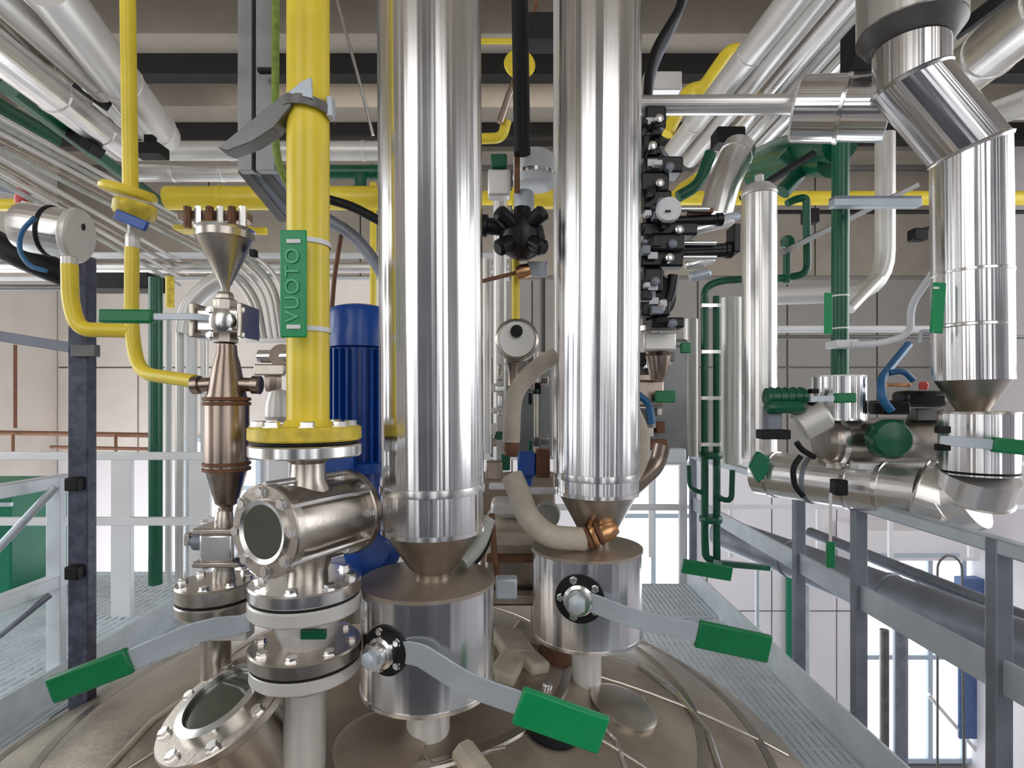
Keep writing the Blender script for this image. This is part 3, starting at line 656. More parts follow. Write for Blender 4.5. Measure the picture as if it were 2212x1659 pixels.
B().lathe([(58*k4, 0), (64*k4, 20*k4), (56*k4, 60*k4), (50*k4, 150*k4)], P(mx, 1170, D3), (0, 0, 1), 36).build('gearbox', 'blue', mo)
B().lathe([(.001, -10*k4), (36*k4, -4*k4), (52*k4, 20*k4), (54*k4, 60*k4), (30*k4, 80*k4)], P(805, 1178, D3-.1), (.25, -1, .1), 30).build('gear_cover', 'blue', mo)
B().lathe([(66*k4, 0), (78*k4, 4*k4), (78*k4, 22*k4), (66*k4, 28*k4)], P(mx-5, 1240, D3), (0, 0, 1), 40).build('base_flange', 'blue', mo)
B().lathe([(70*k4, -60*k4), (70*k4, 30*k4)], P(mx-5, 1262, D3), (0, 0, 1), 36).build('pedestal', 'steel', mo)

# ================================================================== OVERHEAD RACK, UPPER LEFT
G1 = 'clad pipes of the upper left rack'
rack('overhead_pipe', 'pale clad overhead pipe nearest the yellow line, ending at the cross pipe', 95, -40, 2.6, 350, 295, 112, 'pale', G1, bands=[(0, .55), (0, .93)])
rack('overhead_pipe', 'bright overhead pipe ending behind the thin yellow line at the cross pipe', 40, -60, 3.0, 300, 270, 62, 'alu', G1, bands=[(0, .5)])
rack('overhead_pipe', 'short capped overhead pipe with a black clamp at its end', -50, -50, 2.5, 222, 198, 66, 'pale', G1, bands=[(0, .9)])
rack('overhead_pipe', 'grey overhead pipe below the capped one', -60, -5, 2.9, 185, 214, 44, 'steel', G1, bands=[(0, .6)])
rack('overhead_pipe', 'pale overhead pipe continuing behind the black clamp', 205, 210, 4.0, 290, 285, 40, 'pale', G1)
rack('overhead_pipe', 'wide clad overhead pipe, lowest in the upper left rack', -60, 70, 2.6, 262, 318, 92, 'alu', G1, bands=[(0, .45), (0, .8)])
for lb, p in (('black clamp gripping the capped overhead pipe', (200, 205)), ('black clamp by the yellow line on the overhead pipes', (238, 190)), ('black clamp at the left end of the cross pipe', (325, 327)), ('black clamp under the lowest wide overhead pipe', (185, 310))):
    o = thing('pipe_clamp', lb, 'clamp', P(p[0], p[1], 3.6))
    B().box(P(p[0], p[1], 3.55), (w(60, 3.5), .12, w(24, 3.5)), Matrix.Rotation(-.6 if p[0] < 300 else 0, 3, 'Y').inverted()).build('saddle', 'black', o, .006)
    B().box(P(p[0], p[1]-14, 3.62), (w(20, 3.5), .05, w(40, 3.5))).build('bracket', 'black', o, .004)
# hanger plates holding the rack to the ceiling beams
G2 = 'thin tubes of the left tube bundle'
cols = ['pale', 'gband', 'pale', 'steel', 'gband', 'pale', 'steel', 'pale', 'gband']
words = ['topmost', 'second', 'third', 'fourth', 'fifth', 'sixth', 'seventh', 'eighth', 'lowest']
for i in range(9):
    y0 = 232+i*17; x1 = 440+i*6 if i < 5 else 420-i*4
    rack('bundle_tube', '%s of the nine thin tubes slanting down from the left edge' % words[i], -40, y0, 2.6, x1+40-i*5, 520+i*12, 14, cols[i], G2, vp=(800, 760), cat='tube')
# the same bundle turning down right of the funnel
for i in range(6):
    x = 560+i*13
    pipe('bent_tube', 'thin pale tube curving downwards behind the funnel, %s from the left' % ['first', 'second', 'third', 'fourth', 'fifth', 'sixth'][i], [(470+i*6, 572-i*12, 3.0), (x-18, 640-i*8, 3.0), (x, 735, 3.0)], 10, cols[i % 3], .12, 'curved tubes behind the funnel', cat='tube')
tag(B().box(P(590, 736, 3.0), (w(110, 3), .05, w(9, 3))).build('tube_clip', 'pale', None, .002), 'pale clip bar under the curved thin tubes', 'clip')
G3 = 'dark green overhead pipes at the left'
rack('green_pipe', 'dark green overhead pipe under the clad pipes at the left', 20, 190, 3.0, 365, 452, 38, 'gpipe', G3, vp=(800, 760))
rack('green_pipe', 'dark green pipe in the upper left corner behind the rack', -40, 215, 3.4, 110, 300, 50, 'gpipe', G3, vp=(800, 760))
# cross pipes running left-right
def cross(name, label, x0, x1, y, d, wpx, m, group='horizontal pipes crossing the view', bands=(.3, .7), cat='pipe'):
    if x0 < 0: x0 = CX+(XL-.05)/d*K
    if x1 > 2212: x1 = CX+(XR+.05)/d*K
    return pipe(name, label, [(x0, y, d), (x1, y, d)], wpx, m, None, group, [(0, t) for t in bands], cat=cat)
cross('cross_pipe', 'upper white clad cross pipe left of the thick yellow pipe', 285, 1000, 326, 4.6, 40, 'pale')
cross('cross_pipe', 'lower white clad cross pipe left of the thick yellow pipe', 295, 560, 374, 4.4, 36, 'alu')
cross('cross_pipe', 'thin white cross pipe above the dark gap at mid height', -80, 1100, 552, 5.2, 14, 'white')
cross('cross_pipe', 'wide bright cross pipe at mid height behind the funnel', -80, 1100, 578, 5.3, 24, 'alu')
cross('cross_pipe', 'thin bright cross pipe under the wide bright one', -80, 1100, 602, 5.2, 9, 'white')
cross('cross_pipe', 'dark pipe above the pale wall panels at far left', -80, 140, 622, 5.4, 14, 'grey')
cross('yellow_cross_pipe', 'thick yellow cross pipe behind the funnel', 362, 835, 428, 3.9, 50, 'yellow', bands=(.25,))
cross('yellow_cross_pipe', 'yellow cross pipe at the left edge under the thin tubes', -80, 62, 443, 3.9, 26, 'yellow', bands=())
cross('yellow_cross_pipe', 'long yellow cross pipe passing behind the green pipe at right', 1000, 2400, 428, 6.2, 30, 'yellow', bands=(.3, .62))
cross('yellow_cross_pipe', 'yellow stub seen just right of the grey valve in the middle gap', 1106, 1300, 428, 4.0, 46, 'yellow', bands=())
cross('yellow_rod', 'bright yellow rod high in the middle gap', 1000, 1115, 89, 4.2, 12, 'yellow', bands=(), cat='rod')
cross('green_cross_pipe', 'dark green cross pipe right of the thick yellow pipe', 700, 960, 372, 4.2, 30, 'gpipe', bands=(.4,))
pipe('green_drop', 'dark green tee dropping from the green cross pipe', [(779, 378, 4.1), (779, 425, 4.1)], 26, 'gpipe')
tag(B().lathe([(w(26, 4.1), -.03), (w(28, 4.1), 0), (w(20, 4.1), .03)], P(778, 415, 4.1), (0, 0, 1), 20).build('green_flange', 'gpipe'), 'small dark green flange under the green tee', 'flange')
pipe('yellow_drop', 'thin yellow pipe dropping beside the wide steel pipe', [(806, 395, 4.0), (806, 670, 4.0)], 14, 'yellow')
pipe('yellow_drop', 'short yellow pipe hanging left of the dark green upright', [(367, 598, 4.4), (367, 665, 4.4)], 20, 'yelo')
cross('yellow_bar', 'yellow bar behind the rim of the funnel', 500, 575, 499, 4.2, 16, 'yellow', bands=(), cat='bar')
# small flange cluster behind the funnel
fc = thing('flange_cluster', 'row of brown bolted flange studs above the funnel', 'flange', P(465, 495, 3.7))
B().box(P(465, 470, 3.7), (w(150, 3.7), .10, w(22, 3.7))).build('body', 'brown', fc, .01)
for i in range(6): B().lathe([(w(9, 3.7), 0), (w(9, 3.7), w(44, 3.7))], P(405+i*24, 492, 3.6), (0, 0, 1), 6).build('stud', 'bright' if i % 2 else 'rust', fc)
B().box(P(465, 496, 3.7), (w(160, 3.7), .12, w(10, 3.7))).build('lower_plate', 'yelo', fc, .004)
# cable tray column, diagonal tray, earth cable
ct = thing('tray_column', 'galvanised channel column hanging left of the thick yellow pipe', 'column', P(560, 340, 2.6))
z0, z1_ = P(0, 372, 2.6).z, P(0, -420, 2.6).z
for i, (px, ww, mm) in enumerate(((534, 30, 'tray'), (552, 6, 'grey'), (578, 40, 'tray'))):
    B().box((P(px, 0, 2.6).x, 2.6+(.03 if i == 1 else 0), (z0+z1_)/2), (w(ww, 2.6), .05, z1_-z0)).build('channel' if i != 1 else 'web', mm, ct, .002)
B().box(P(576, 153, 2.52), (w(36, 2.5), .03, w(8, 2.5))).build('cable_hook', 'black', ct, .002)
dt = thing('diagonal_tray', 'dark steel channel slanting down behind the yellow pipe', 'tray', P(600, 465, 2.6))
for i in range(3):
    B().beam(P(525+i*32, 368-i*12, 2.62), P(612+i*32, 475-i*12, 3.0), .05, .02).build('rail', 'grey', dt, .002)
for t in (.15, .4, .65, .9):
    a = P(525, 368, 2.64).lerp(P(612, 475, 3.02), t); c_ = P(589, 344, 2.64).lerp(P(676, 451, 3.02), t)
    B().beam(a, c_, .03, .01).build('rung', 'galvd', dt)
B().prism([P(518, 372, 2.63), P(590, 345, 2.63), P(676, 452, 3.0), P(608, 478, 3.0)], (0, .01, -.005)).build('tray_floor', 'galvd', dt)
tag(B().tube([P(596, -60, 2.5), P(594, 300, 2.5), P(602, 360, 2.5), P(640, 430, 2.6)], w(8, 2.5), 10, .1).build('earth_cable', 'cableg'), 'green and yellow earth cable beside the tray column', 'cable')
tag(B().tube([P(690, -120, 2.9), P(728, 0, 2.9), P(772, 160, 2.9), P(806, 292, 2.9)], w(3.5, 2.9), 8).build('wire_rope', 'bright'), 'thin bright wire rope slanting behind the thick yellow pipe', 'rope')
# hoses right of the yellow pipe
tag(B().tube([P(700, 428, 2.2), P(760, 445, 2.2), P(825, 480, 2.2)], w(10, 2.2), 12, .05).build('hose', 'black'), 'thin black hose high behind the thick yellow pipe', 'hose')
tag(B().tube([P(700, 470, 2.2), P(760, 505, 2.2), P(800, 550, 2.2), P(825, 590, 2.2)], w(13, 2.2), 14, .08).build('hose', 'galvd'), 'thick grey hose arching to the wide steel pipe', 'hose')
tag(B().tube([P(738, 500, 2.3), P(722, 600, 2.3), P(716, 680, 2.3)], w(5, 2.3), 8, .05).build('thin_rod', 'rust'), 'thin brown rod just right of the yellow pipe', 'rod')
# left uprights
pipe('green_upright', 'tall dark green upright pipe behind the left column', [(336, 600, 4.0), (336, 1262, 4.0)], 32, 'gpipe', bands=[(0, .85)])
G4 = 'pale upright pipes behind the left column'
for i, (px, ww, y0) in enumerate(((364, 16, 690), (388, 20, 690), (414, 26, 640), (442, 18, 700))):
    pipe('pale_upright', 'pale upright pipe %s right of the dark green upright' % ['immediately', 'second to the', 'third to the', 'fourth to the'][i].replace('to the', 'place'), [(px, y0, 4.15), (px, 1262, 4.15)], ww, 'pale' if i % 2 else 'white', None, G4, [(0, .3)])
pipe('bent_pipe', 'pale clad pipe bending down towards the funnel valve', [(560, 590, 4.1), (470, 600, 4.1), (408, 660, 4.1), (400, 720, 4.1)], 40, 'pale', .25)
tag(B().box(P(265, 612, 5.0), (w(150, 5), .25, w(34, 5))).build('dark_gap', 'black', None, .01), 'black block standing in for the dark gap above the pale wall panel', 'duct')  # black block added to darken the open gap above the panel
# thin service lines on the far left wall
for lb, pts, ww in (('thin brown conduit running down the far left wall', [(33, 745, 9.0), (33, 925, 9.0)], 9),
                    ('brown horizontal pipe with tees across the left wall', [(-60, 934, 8.6), (322, 940, 8.6)], 11),
                    ('grey horizontal pipe below the brown one on the left wall', [(110, 966, 8.2), (322, 970, 8.2)], 8),
                    ('pale thin horizontal pipe on the left wall above the handrail', [(-60, 985, 7.8), (322, 988, 7.8)], 6)):
    pipe('wall_pipe', lb, pts, ww, 'rust' if 'brown' in lb else 'grey' if 'grey' in lb else 'pale', bm='grey', seg=10)
for lb, px in (('small tee branch left on the brown wall pipe', 28), ('small tee branch right on the brown wall pipe', 250)):
    pipe('wall_tee', lb, [(px, 938, 8.5), (px, 975, 8.5)], 8, 'rust', seg=8, cat='tee')
# instrument clutter between funnel column and yellow pipe
ic = thing('instrument', 'pale rounded instrument with brown fittings behind the yellow pipe', 'instrument', P(598, 910, 2.4)); k5 = w(1, 2.4)
B().lathe([(.001, 0), (22*k5, 0), (30*k5, 12*k5), (28*k5, 40*k5), (18*k5, 68*k5), (.001, 74*k5)], P(600, 912, 2.4), (0, 0, 1), 30).build('head', 'pale', ic)
B().box(P(592, 800, 2.4), (66*k5, 50*k5, 24*k5)).build('fitting', 'steel', ic, .006)
B().lathe([(16*k5, 0), (20*k5, 10*k5), (20*k5, 40*k5), (14*k5, 50*k5)], P(590, 846, 2.4), (0, 0, 1), 8).build('nut', 'brown', ic)
B().lathe([(14*k5, 0), (14*k5, 70*k5)], P(560, 770, 2.4), (1, 0, 0), 14).build('stem', 'bright', ic)
B().lathe([(26*k5, 0), (26*k5, 12*k5)], P(610, 770, 2.4), (.4, -1, 0), 20).build('dial', 'brown', ic)

# ================================================================== THE GAP BETWEEN THE TWO CLAD PIPES
tag(B().tube([P(1118, -300, 2.2), P(1128, 332, 2.2)], w(18, 2.2), 24).build('black_pipe', 'black'), 'black pipe hanging from above in the middle gap', 'pipe')
yv = thing('yellow_disc', 'round yellow disc behind the hanging black pipe', 'disc', P(1122, 185, 2.9))
B().lathe([(.001, 0), (w(32, 2.9), 0), (w(34, 2.9), .01), (w(32, 2.9), .02), (.001, .022)], P(1122, 142, 2.9), (.1, -1, .1), 36).build('plate', 'yellow', yv)
B().tube([P(1122, 150, 2.95), P(1100, 205, 2.95), P(1080, 265, 2.95)], w(8, 2.9), 12).build('stem', 'brown', yv)
pipe('yellow_elbow', 'small yellow elbow left of the hanging black pipe', [(1030, 300, 3.0), (1085, 298, 3.0), (1094, 262, 3.0)], 22, 'yellow', .06)
tag(B().box(P(1168, 72, 4.0), (w(70, 4.), .2, w(56, 4.0))).build('ceiling_bracket', 'dkbrown', None, .02), 'dark bracket high in the middle gap behind the black pipe', 'bracket')
pipe('thin_conduit', 'thin brown conduit at the top edge right of the black pipe', [(1162, -60, 4.2), (1156, 34, 4.2)], 8, 'rust', cat='conduit')
mv = thing('white_actuator', 'white and grey actuator below the hanging black pipe', 'actuator', P(1140, 415, 2.3)); k6 = w(1, 2.3)
B().lathe([(30*k6, 0), (46*k6, 6*k6), (46*k6, 66*k6), (38*k6, 76*k6), (10*k6, 78*k6)], P(1154, 408, 2.35), (0, 0, 1), 32).build('housing', 'white', mv)
B().lathe([(22*k6, 0), (22*k6, 40*k6), (18*k6, 48*k6)], P(1132, 462, 2.3), (0, 0, 1), 20).build('neck', 'galv', mv)
B().box(P(1117, 370, 2.25), (12*k6, 12*k6, 90*k6)).build('red_lever', 'rust', mv, .002)
B().box(P(1078, 352, 2.4), (36*k6, 30*k6, 30*k6)).build('green_cap', 'gpipe', mv, .006)
B().box(P(1078, 400, 2.42), (50*k6, 40*k6, 60*k6)).build('side_box', 'pale', mv, .01)
B().lathe([(48*k6, 0), (48*k6, 8*k6)], P(1154, 385, 2.35), (0, 0, 1), 32).build('rim', 'bright', mv)
hw = thing('black_valve', 'black plastic valve with lobed body in the middle gap', 'valve', P(1125, 560, 2.0)); k7 = w(1, 2.0)
B().lathe([(16*k7, 0), (40*k7, 14*k7), (52*k7, 44*k7), (44*k7, 76*k7), (22*k7, 92*k7), (18*k7, 112*k7)], P(1128, 560, 2.02), (0, 0, 1), 10).build('body', 'bplas', hw)
for a in range(4):
    an = PI/4+a*PI/2; B().lathe([(16*k7, 0), (18*k7, 10*k7), (18*k7, 40*k7), (12*k7, 46*k7)], P(1125, 506, 1.99)+Vector((math.cos(an), -.3, math.sin(an)))*24*k7, Vector((math.cos(an), -.5, math.sin(an)*.7)), 12).build('lobe', 'bplas', hw)
B().lathe([(18*k7, 0), (18*k7, 56*k7), (24*k7, 58*k7), (24*k7, 72*k7)], P(1110, 494, 2.02), (-1, 0, .1), 16).build('side_port', 'bplas', hw)
B().lathe([(14*k7, 0), (14*k7, 30*k7)], P(1110, 520, 2.0), (-1, 0, 0), 12).build('side_plug', 'bplas', hw)
pipe('yellow_drop', 'thin yellow pipe dropping from the black valve to the round gauge', [(1114, 560, 2.1), (1114, 690, 2.1)], 18, 'yellow')
og = thing('orange_lever', 'brown lever with orange end below the black valve', 'lever', P(1110, 615, 2.05))
B().beam(P(1040, 608, 2.05), P(1120, 588, 2.05), .01, w(8, 2.05)).build('bar', 'rust', og, .001)
B().lathe([(w(13, 2.05), 0), (w(16, 2.05), .02), (w(14, 2.05), .05), (.001, .055)], P(1115, 590, 2.04), (1, 0, .25), 16).build('knob', 'copper', og)
B().box(P(1160, 582, 2.1), (w(44, 2.1), .04, w(30, 2.1))).build('bracket', 'galv', og, .003)
ga = thing('round_gauge', 'grey round dial housing with a black centre in the middle gap', 'gauge', P(1116, 790, 2.1)); k8 = w(1, 2.1)
B().lathe([(40*k8, 0), (47*k8, 6*k8), (47*k8, 30*k8), (42*k8, 36*k8), (38*k8, 34*k8), (.001, 34*k8)], P(1116, 738, 2.15), (0, -1, .05), 44).build('housing', 'steel', ga)
B().lathe([(.001, 0), (38*k8, 0), (38*k8, 3*k8), (.001, 3*k8)], P(1116, 738, 2.15)+Vector((0, -34*k8, 1*k8)), (0, -1, .05), 40).build('face', 'pale', ga)
B().lathe([(13*k8, 0), (13*k8, 8*k8), (.001, 9*k8)], P(1116, 716, 2.08), (0, -1, .05), 24).build('hub', 'black', ga)
B().lathe([(20*k8, 0), (12*k8, 20*k8), (12*k8, 50*k8)], P(1108, 784, 2.15), (0, 0, -1), 16).build('stem', 'brown', ga)
G5 = 'pale upright pipes in the middle gap'
for lb, px, ww, y0, y1, d in (('pale upright pipe touching the right side of the wide middle pipe', 1052, 20, 560, 980, 2.3), ('cream upright pipe in the middle gap', 1080, 30, 380, 1000, 2.6), ('thin grey upright pipe right of the gauge', 1172, 12, 590, 760, 2.5), ('pale upright pipe touching the left side of the second polished pipe', 1208, 26, -60, 1050, 2.5)):
    pipe('gap_upright', lb, [(px, y0, d), (px, y1, d)], ww, 'pale' if 'grey' not in lb else 'grey', None, G5)
h1 = thing('beige_hose', 'thick beige hose rising behind the second polished pipe', 'hose', P(1110, 960, 2.0))
B().tube([P(1200, 768, 2.05), P(1150, 800, 2.03), P(1108, 850, 2.0), P(1104, 955, 2.0)], w(19, 2.0), 18, .1).build('hose_body', 'hose', h1)
B().lathe([(w(14, 2), 0), (w(17, 2), .02), (w(14, 2), .09)], P(1105, 985, 2.0), (0, 0, 1), 18).build('ferrule', 'rust', h1)
h2 = thing('beige_hose', 'thick beige hose sweeping to the foot of the second polished pipe', 'hose', P(1180, 1170, 1.8))
B().tube([P(1105, 1028, 1.9), P(1120, 1060, 1.88), P(1140, 1120, 1.82), P(1185, 1160, 1.78), P(1262, 1165, 1.80)], w(24, 1.9), 20, .1).build('hose_body', 'hose', h2)
for i in range(3): B().lathe([(w(24, 1.8), -.008), (w(27, 1.8), 0), (w(24, 1.8), .008)], P(1270+i*12, 1162-i*5, 1.8), (1, 0, .4), 22).build('hose_clamp', 'copper' if i % 2 else 'rust', h2)
B().lathe([(w(20, 1.8), 0), (w(22, 1.8), .03), (w(14, 1.8), .06)], P(1296, 1155, 1.8), (.9, .1, .4), 18).build('ferrule', 'copper', h2)
tag(B().tube([P(1370, 890, 2.1), P(1392, 940, 2.1), P(1388, 1000, 2.08), P(1350, 1060, 2.05)], w(14, 2.1), 16, .1).build('beige_hose', 'hose'), 'beige hose bulging out right of the second polished pipe', 'hose')
tag(B().tube([P(1430, 960, 2.3), P(1420, 1005, 2.3), P(1372, 1050, 2.25), P(1330, 1085, 2.2)], w(18, 2.3), 14, .1).build('dark_hose', 'brown'), 'dark hose slanting right of the second pipe above the bright window', 'hose')
tag(B().tube([P(995, 1215, 1.62), P(1030, 1180, 1.66), P(1052, 1120, 1.7)], w(20, 1.65), 14, .08).build('lagged_hose', 'gband'), 'grey lagged hose leaning on the foot of the wide pipe', 'hose')
tag(B().tube([P(1000, 1240, 1.7), P(1050, 1190, 1.72), P(1062, 1120, 1.75)], w(7, 1.7), 10, .05).build('cable', 'black'), 'thin black cable beside the grey lagged hose', 'cable')
tag(B().tube([P(1062, 1110, 1.9), P(1066, 1180, 1.9), P(1078, 1270, 1.9)], w(7, 1.9), 10, .05).build('cable', 'rust'), 'dark brown cable hanging over the beige machine base', 'cable')
bb = thing('blue_coupling', 'small blue coupling between two brown brackets in the middle gap', 'coupling', P(1137, 1032, 2.2)); k9 = w(1, 2.2)
B().box(P(1137, 1002, 2.2), (38*k9, 40*k9, 54*k9)).build('body', 'blue', bb, .01)
B().lathe([(14*k9, 0), (14*k9, 16*k9)], P(1137, 1032, 2.2), (0, 0, -1), 16).build('shaft', 'blue', bb)
B().box(P(1172, 1000, 2.2), (30*k9, 40*k9, 60*k9)).build('bracket', 'rust', bb, .006)
B().box(P(1092, 998, 2.2), (20*k9, 30*k9, 34*k9)).build('green_cap', 'gpipe', bb, .006)
B().box(P(1068, 1015, 2.2), (36*k9, 40*k9, 40*k9)).build('terminal', 'brown', bb, .006)
mb = thing('machine_base', 'beige cast machine base in the gap between the cans', 'machine base', P(1100, 1235, 2.1)); k0 = w(1, 2.1)  # cast base of the agitator machinery
B().box(P(1110, 1150, 2.25), (130*k0, .25, 90*k0)).build('housing', 'hose', mb, .03)
B().box(P(1105, 1095, 2.15), (90*k0, .12, 40*k0)).build('cover', 'pale', mb, .02)
B().box(P(1105, 1165, 2.05), (110*k0, .05, 26*k0)).build('ledge', 'hose', mb, .01)
B().box(P(1122, 1240, 2.2), (150*k0, .2, 110*k0)).build('foot', 'brown', mb, .02)
B().box(P(1118, 1205, 2.04), (130*k0, .05, 12*k0)).build('foot_rib', 'rust', mb, .003)
B().box(P(1118, 1290, 2.04), (130*k0, .06, 18*k0)).build('foot_rib', 'dome', mb, .003)
B().box(P(1118, 1130, 2.5), (190*k0, .1, 260*k0)).build('frame_plate', 'dome', mb, .01)
B().box(P(1165, 1060, 2.1), (70*k0, .05, 12*k0)).build('crossbar', 'white', mb, .004)
B().box(P(1085, 1050, 2.1), (56*k0, .05, 12*k0)).build('top_bar', 'white', mb, .004)
B().lathe([(26*k0, 0), (30*k0, 10*k0), (26*k0, 30*k0)], P(1180, 1110, 2.1), (0, -1, 0), 24).build('bearing', 'gband', mb)
rf_ = random.Random(5)
for i in range(26):
    px_, py_ = rf_.choice((1066, 1080, 1145, 1160, 1175)), 775+rf_.random()*190
    B().box(P(px_, py_, 2.5-.1*rf_.random()), ((8+rf_.random()*22)*k0, .05, (8+rf_.random()*22)*k0)).build('fitting', ('steel', 'black', 'pale', 'grey', 'bright', 'brown', 'gpipe')[i % 7], mb, .004)
B().box(P(1125, 880, 2.75), (175*k0, .05, 280*k0)).build('back_plate', 'tray', mb, .01)
for px_ in (1072, 1158): B().tube([P(px_, 760, 2.6), P(px_, 1000, 2.6)], 7*k0, 12).build('riser', 'steel', mb)
tag(B().box(P(1094, 1268, 1.72), (w(46, 1.72), .05, w(44, 1.72))).build('junction_box', 'galv', None, .006), 'small pale blue box between the two valve cans', 'box')

# ================================================================== BLACK VALVE MANIFOLD RIGHT OF THE SECOND PIPE
DM = 2.3; q = w(1, DM)
ma = thing('valve_manifold', 'dense black pneumatic valve manifold right of the second polished pipe', 'manifold', P(1420, 705, DM))
B().box(P(1408, 480, DM+.05), (34*q, .06, 450*q)).build('back_rail', 'bplas', ma, .004)
for i, (x, y, sw, sh) in enumerate(((1412, 262, 44, 46), (1428, 365, 80, 34), (1410, 400, 60, 40), (1414, 440, 60, 40), (1440, 500, 120, 26), (1436, 530, 70, 34), (1425, 560, 90, 40), (1405, 610, 40, 50), (1412, 668, 60, 34), (1436, 700, 70, 22), (1400, 320, 34, 40))):
    B().box(P(x, y, DM-.03-.01*(i % 3)), (sw*q, .08+.02*(i % 2), sh*q)).build('valve_block', 'bplas', ma, .008)
    B().lathe([(9*q, 0), (9*q, 14*q), (5*q, 16*q)], P(x+sw*.2, y, DM-.09), (0, -1, 0), 12).build('port', 'galvd' if i % 2 else 'bright', ma)
rg = B().lathe([(.001, -4*q), (24*q, -4*q), (26*q, 2*q), (24*q, 12*q)], P(1443, 455, DM-.12), (0, -1, 0), 36).build('gauge_case', 'dial', ma)
B().lathe([(.001, 0), (20*q, 0), (20*q, 1.5*q), (.001, 1.5*q)], P(1443, 455, DM-.12-13*q), (0, -1, 0), 32).build('gauge_face', 'white', rg)
B().box(P(1443, 456, DM-.155), (11*q, .002, 4*q)).build('pointer', 'black', rg)
rf_ = random.Random(3)
for i in range(34):
    px_ = 1388+rf_.random()*44; py_ = 262+rf_.random()*440
    B().box(P(px_, py_, DM-.06-.05*rf_.random()), ((8+rf_.random()*16)*q, .04, (6+rf_.random()*16)*q)).build('fitting', ('bplas', 'bplas', 'black', 'galvd', 'bplas', 'dial', 'bplas')[i % 7], ma, .003)
B().lathe([(30*q, 0), (46*q, 4*q), (46*q, 12*q), (34*q, 16*q), (12*q, 16*q)], P(1412, 642, DM-.04), (.2, -1, 0), 32).build('hand_wheel', 'bplas', ma)
for y in (478, 540, 548): 
    B().lathe([(11*q, 0), (11*q, 90*q), (14*q, 92*q), (14*q, 104*q)], P(1455+(y > 500)*20, y, DM-.02), (1, 0, .04), 18).build('cylinder', 'bplas', ma)
for y, x in ((452, 1500), (525, 1515), (556, 1515)): B().lathe([(5*q, 0), (5*q, 70*q)], P(x-40, y, DM-.06), (1, 0, .0), 12).build('rod', 'bright', ma)
B().box(P(1512, 458, DM-.02), (50*q, .05, 10*q)).build('top_strip', 'rust', ma, .003)
B().box(P(1584, 520, DM-.02), (14*q, .09, 60*q)).build('end_block', 'bplas', ma, .004)
for lb, pts in (('left black tube loop', None),):
    B().tube([P(1400, 290, DM-.05), P(1440, 340, DM-.08), P(1462, 372, DM-.05)], 6*q, 10, .05).build('air_tube', 'galvd', ma)
    B().tube([P(1455, 595, DM-.05), P(1448, 640, DM-.05), P(1420, 690, DM-.05)], 12*q, 12, .05).build('air_tube', 'bplas', ma)
for x, y in ((1392, 262), (1395, 352), (1396, 620), (1398, 650), (1396, 552)): B().box(P(x+14, y, DM-.09), (20*q, .01, 14*q)).build('label_plate', 'dial', ma, .001)
sp_ = thing('spool_assembly', 'bundle of bright horizontal cylinders right of the black manifold', 'cylinder', P(1540, 610, 2.6))
for i, (x, y, L_) in enumerate(((1470, 505, 130), (1500, 490, 110), (1480, 575, 70), (1490, 600, 50))):
    B().lathe([(8*q, 0), (12*q, 4*q), (12*q, L_*q*.9), (8*q, L_*q)], P(x, y, 2.55), (1, 0, .25), 18).build('barrel', 'bright' if i % 2 == 0 else 'galv', sp_)
tag(B().tube([P(1455, -80, 2.4), P(1480, 0, 2.4), P(1402, 125, 2.38), P(1396, 250, 2.35)], w(9, 2.4), 12, .12).build('black_hose', 'black'), 'black hose slanting from the top edge to the manifold', 'hose')
tag(B().tube([P(1510, -100, 2.5), P(1466, 40, 2.5), P(1410, 150, 2.45), P(1400, 240, 2.4)], w(6, 2.4), 12, .12).build('grey_cable', 'galvd'), 'grey cable running beside the slanting black hose', 'cable')
# valve and pipework under the manifold
uv = thing('steel_valve', 'small steel valve with a green tipped stem under the manifold', 'valve', P(1425, 800, 2.4)); qq = w(1, 2.4)
B().box(P(1420, 740, 2.4), (70*qq, .09, 40*qq)).build('body', 'pale', uv, .01)
B().lathe([(22*qq, 0), (28*qq, 10*qq), (20*qq, 50*qq), (14*qq, 60*qq)], P(1422, 760, 2.4), (0, 0, -1), 18).build('bonnet', 'brown', uv)
B().box(P(1450, 748, 2.38), (70*qq, .01, 5*qq)).build('stem', 'grey', uv)
B().box(P(1481, 752, 2.37), (22*qq, .02, 22*qq)).build('grip', 'green', uv, .005)
B().lathe([(24*qq, 0), (30*qq, 6*qq), (30*qq, 16*qq)], P(1405, 722, 2.4), (0, 0, 1), 18).build('cap', 'bright', uv)
dm = thing('drive_unit', 'dark grey machine behind the valves right of the second polished pipe', 'machine', P(1420, 1000, 2.9)); qd = w(1, 2.9)
B().box(P(1420, 865, 2.9), (120*qd, .15, 260*qd)).build('casing', 'tray', dm, .02)
rf_ = random.Random(9)
for i in range(24):
    px_, py_ = 1382+rf_.random()*70, 760+rf_.random()*210
    B().box(P(px_, py_, 2.78), ((8+rf_.random()*24)*qd, .08, (8+rf_.random()*20)*qd)).build('fitting', ('brown', 'black', 'steel', 'grey', 'bright', 'rust')[i % 6], dm, .004)
B().box(P(1440, 985, 2.6), (70*qd, .06, 30*qd)).build('light_cover', 'galvl', dm, .01)
u2 = thing('steel_valve', 'steel valve with bright green tag beside the second polished pipe', 'valve', P(1420, 905, 2.5))
B().box(P(1400, 850, 2.5), (60*qq, .10, 60*qq)).build('body', 'brown', u2, .012)
B().box(P(1437, 857, 2.4), (44*qq, .02, 26*qq)).build('grip', 'green', u2, .005)
B().tube([P(1375, 850, 2.45), P(1402, 870, 2.45), P(1408, 915, 2.45)], 8*qq, 12, .04).build('blue_tube', 'bhose', u2)
B().lathe([(20*qq, 0), (24*qq, 40*qq)], P(1395, 885, 2.5), (0, 0, -1), 16).build('neck', 'grey', u2)
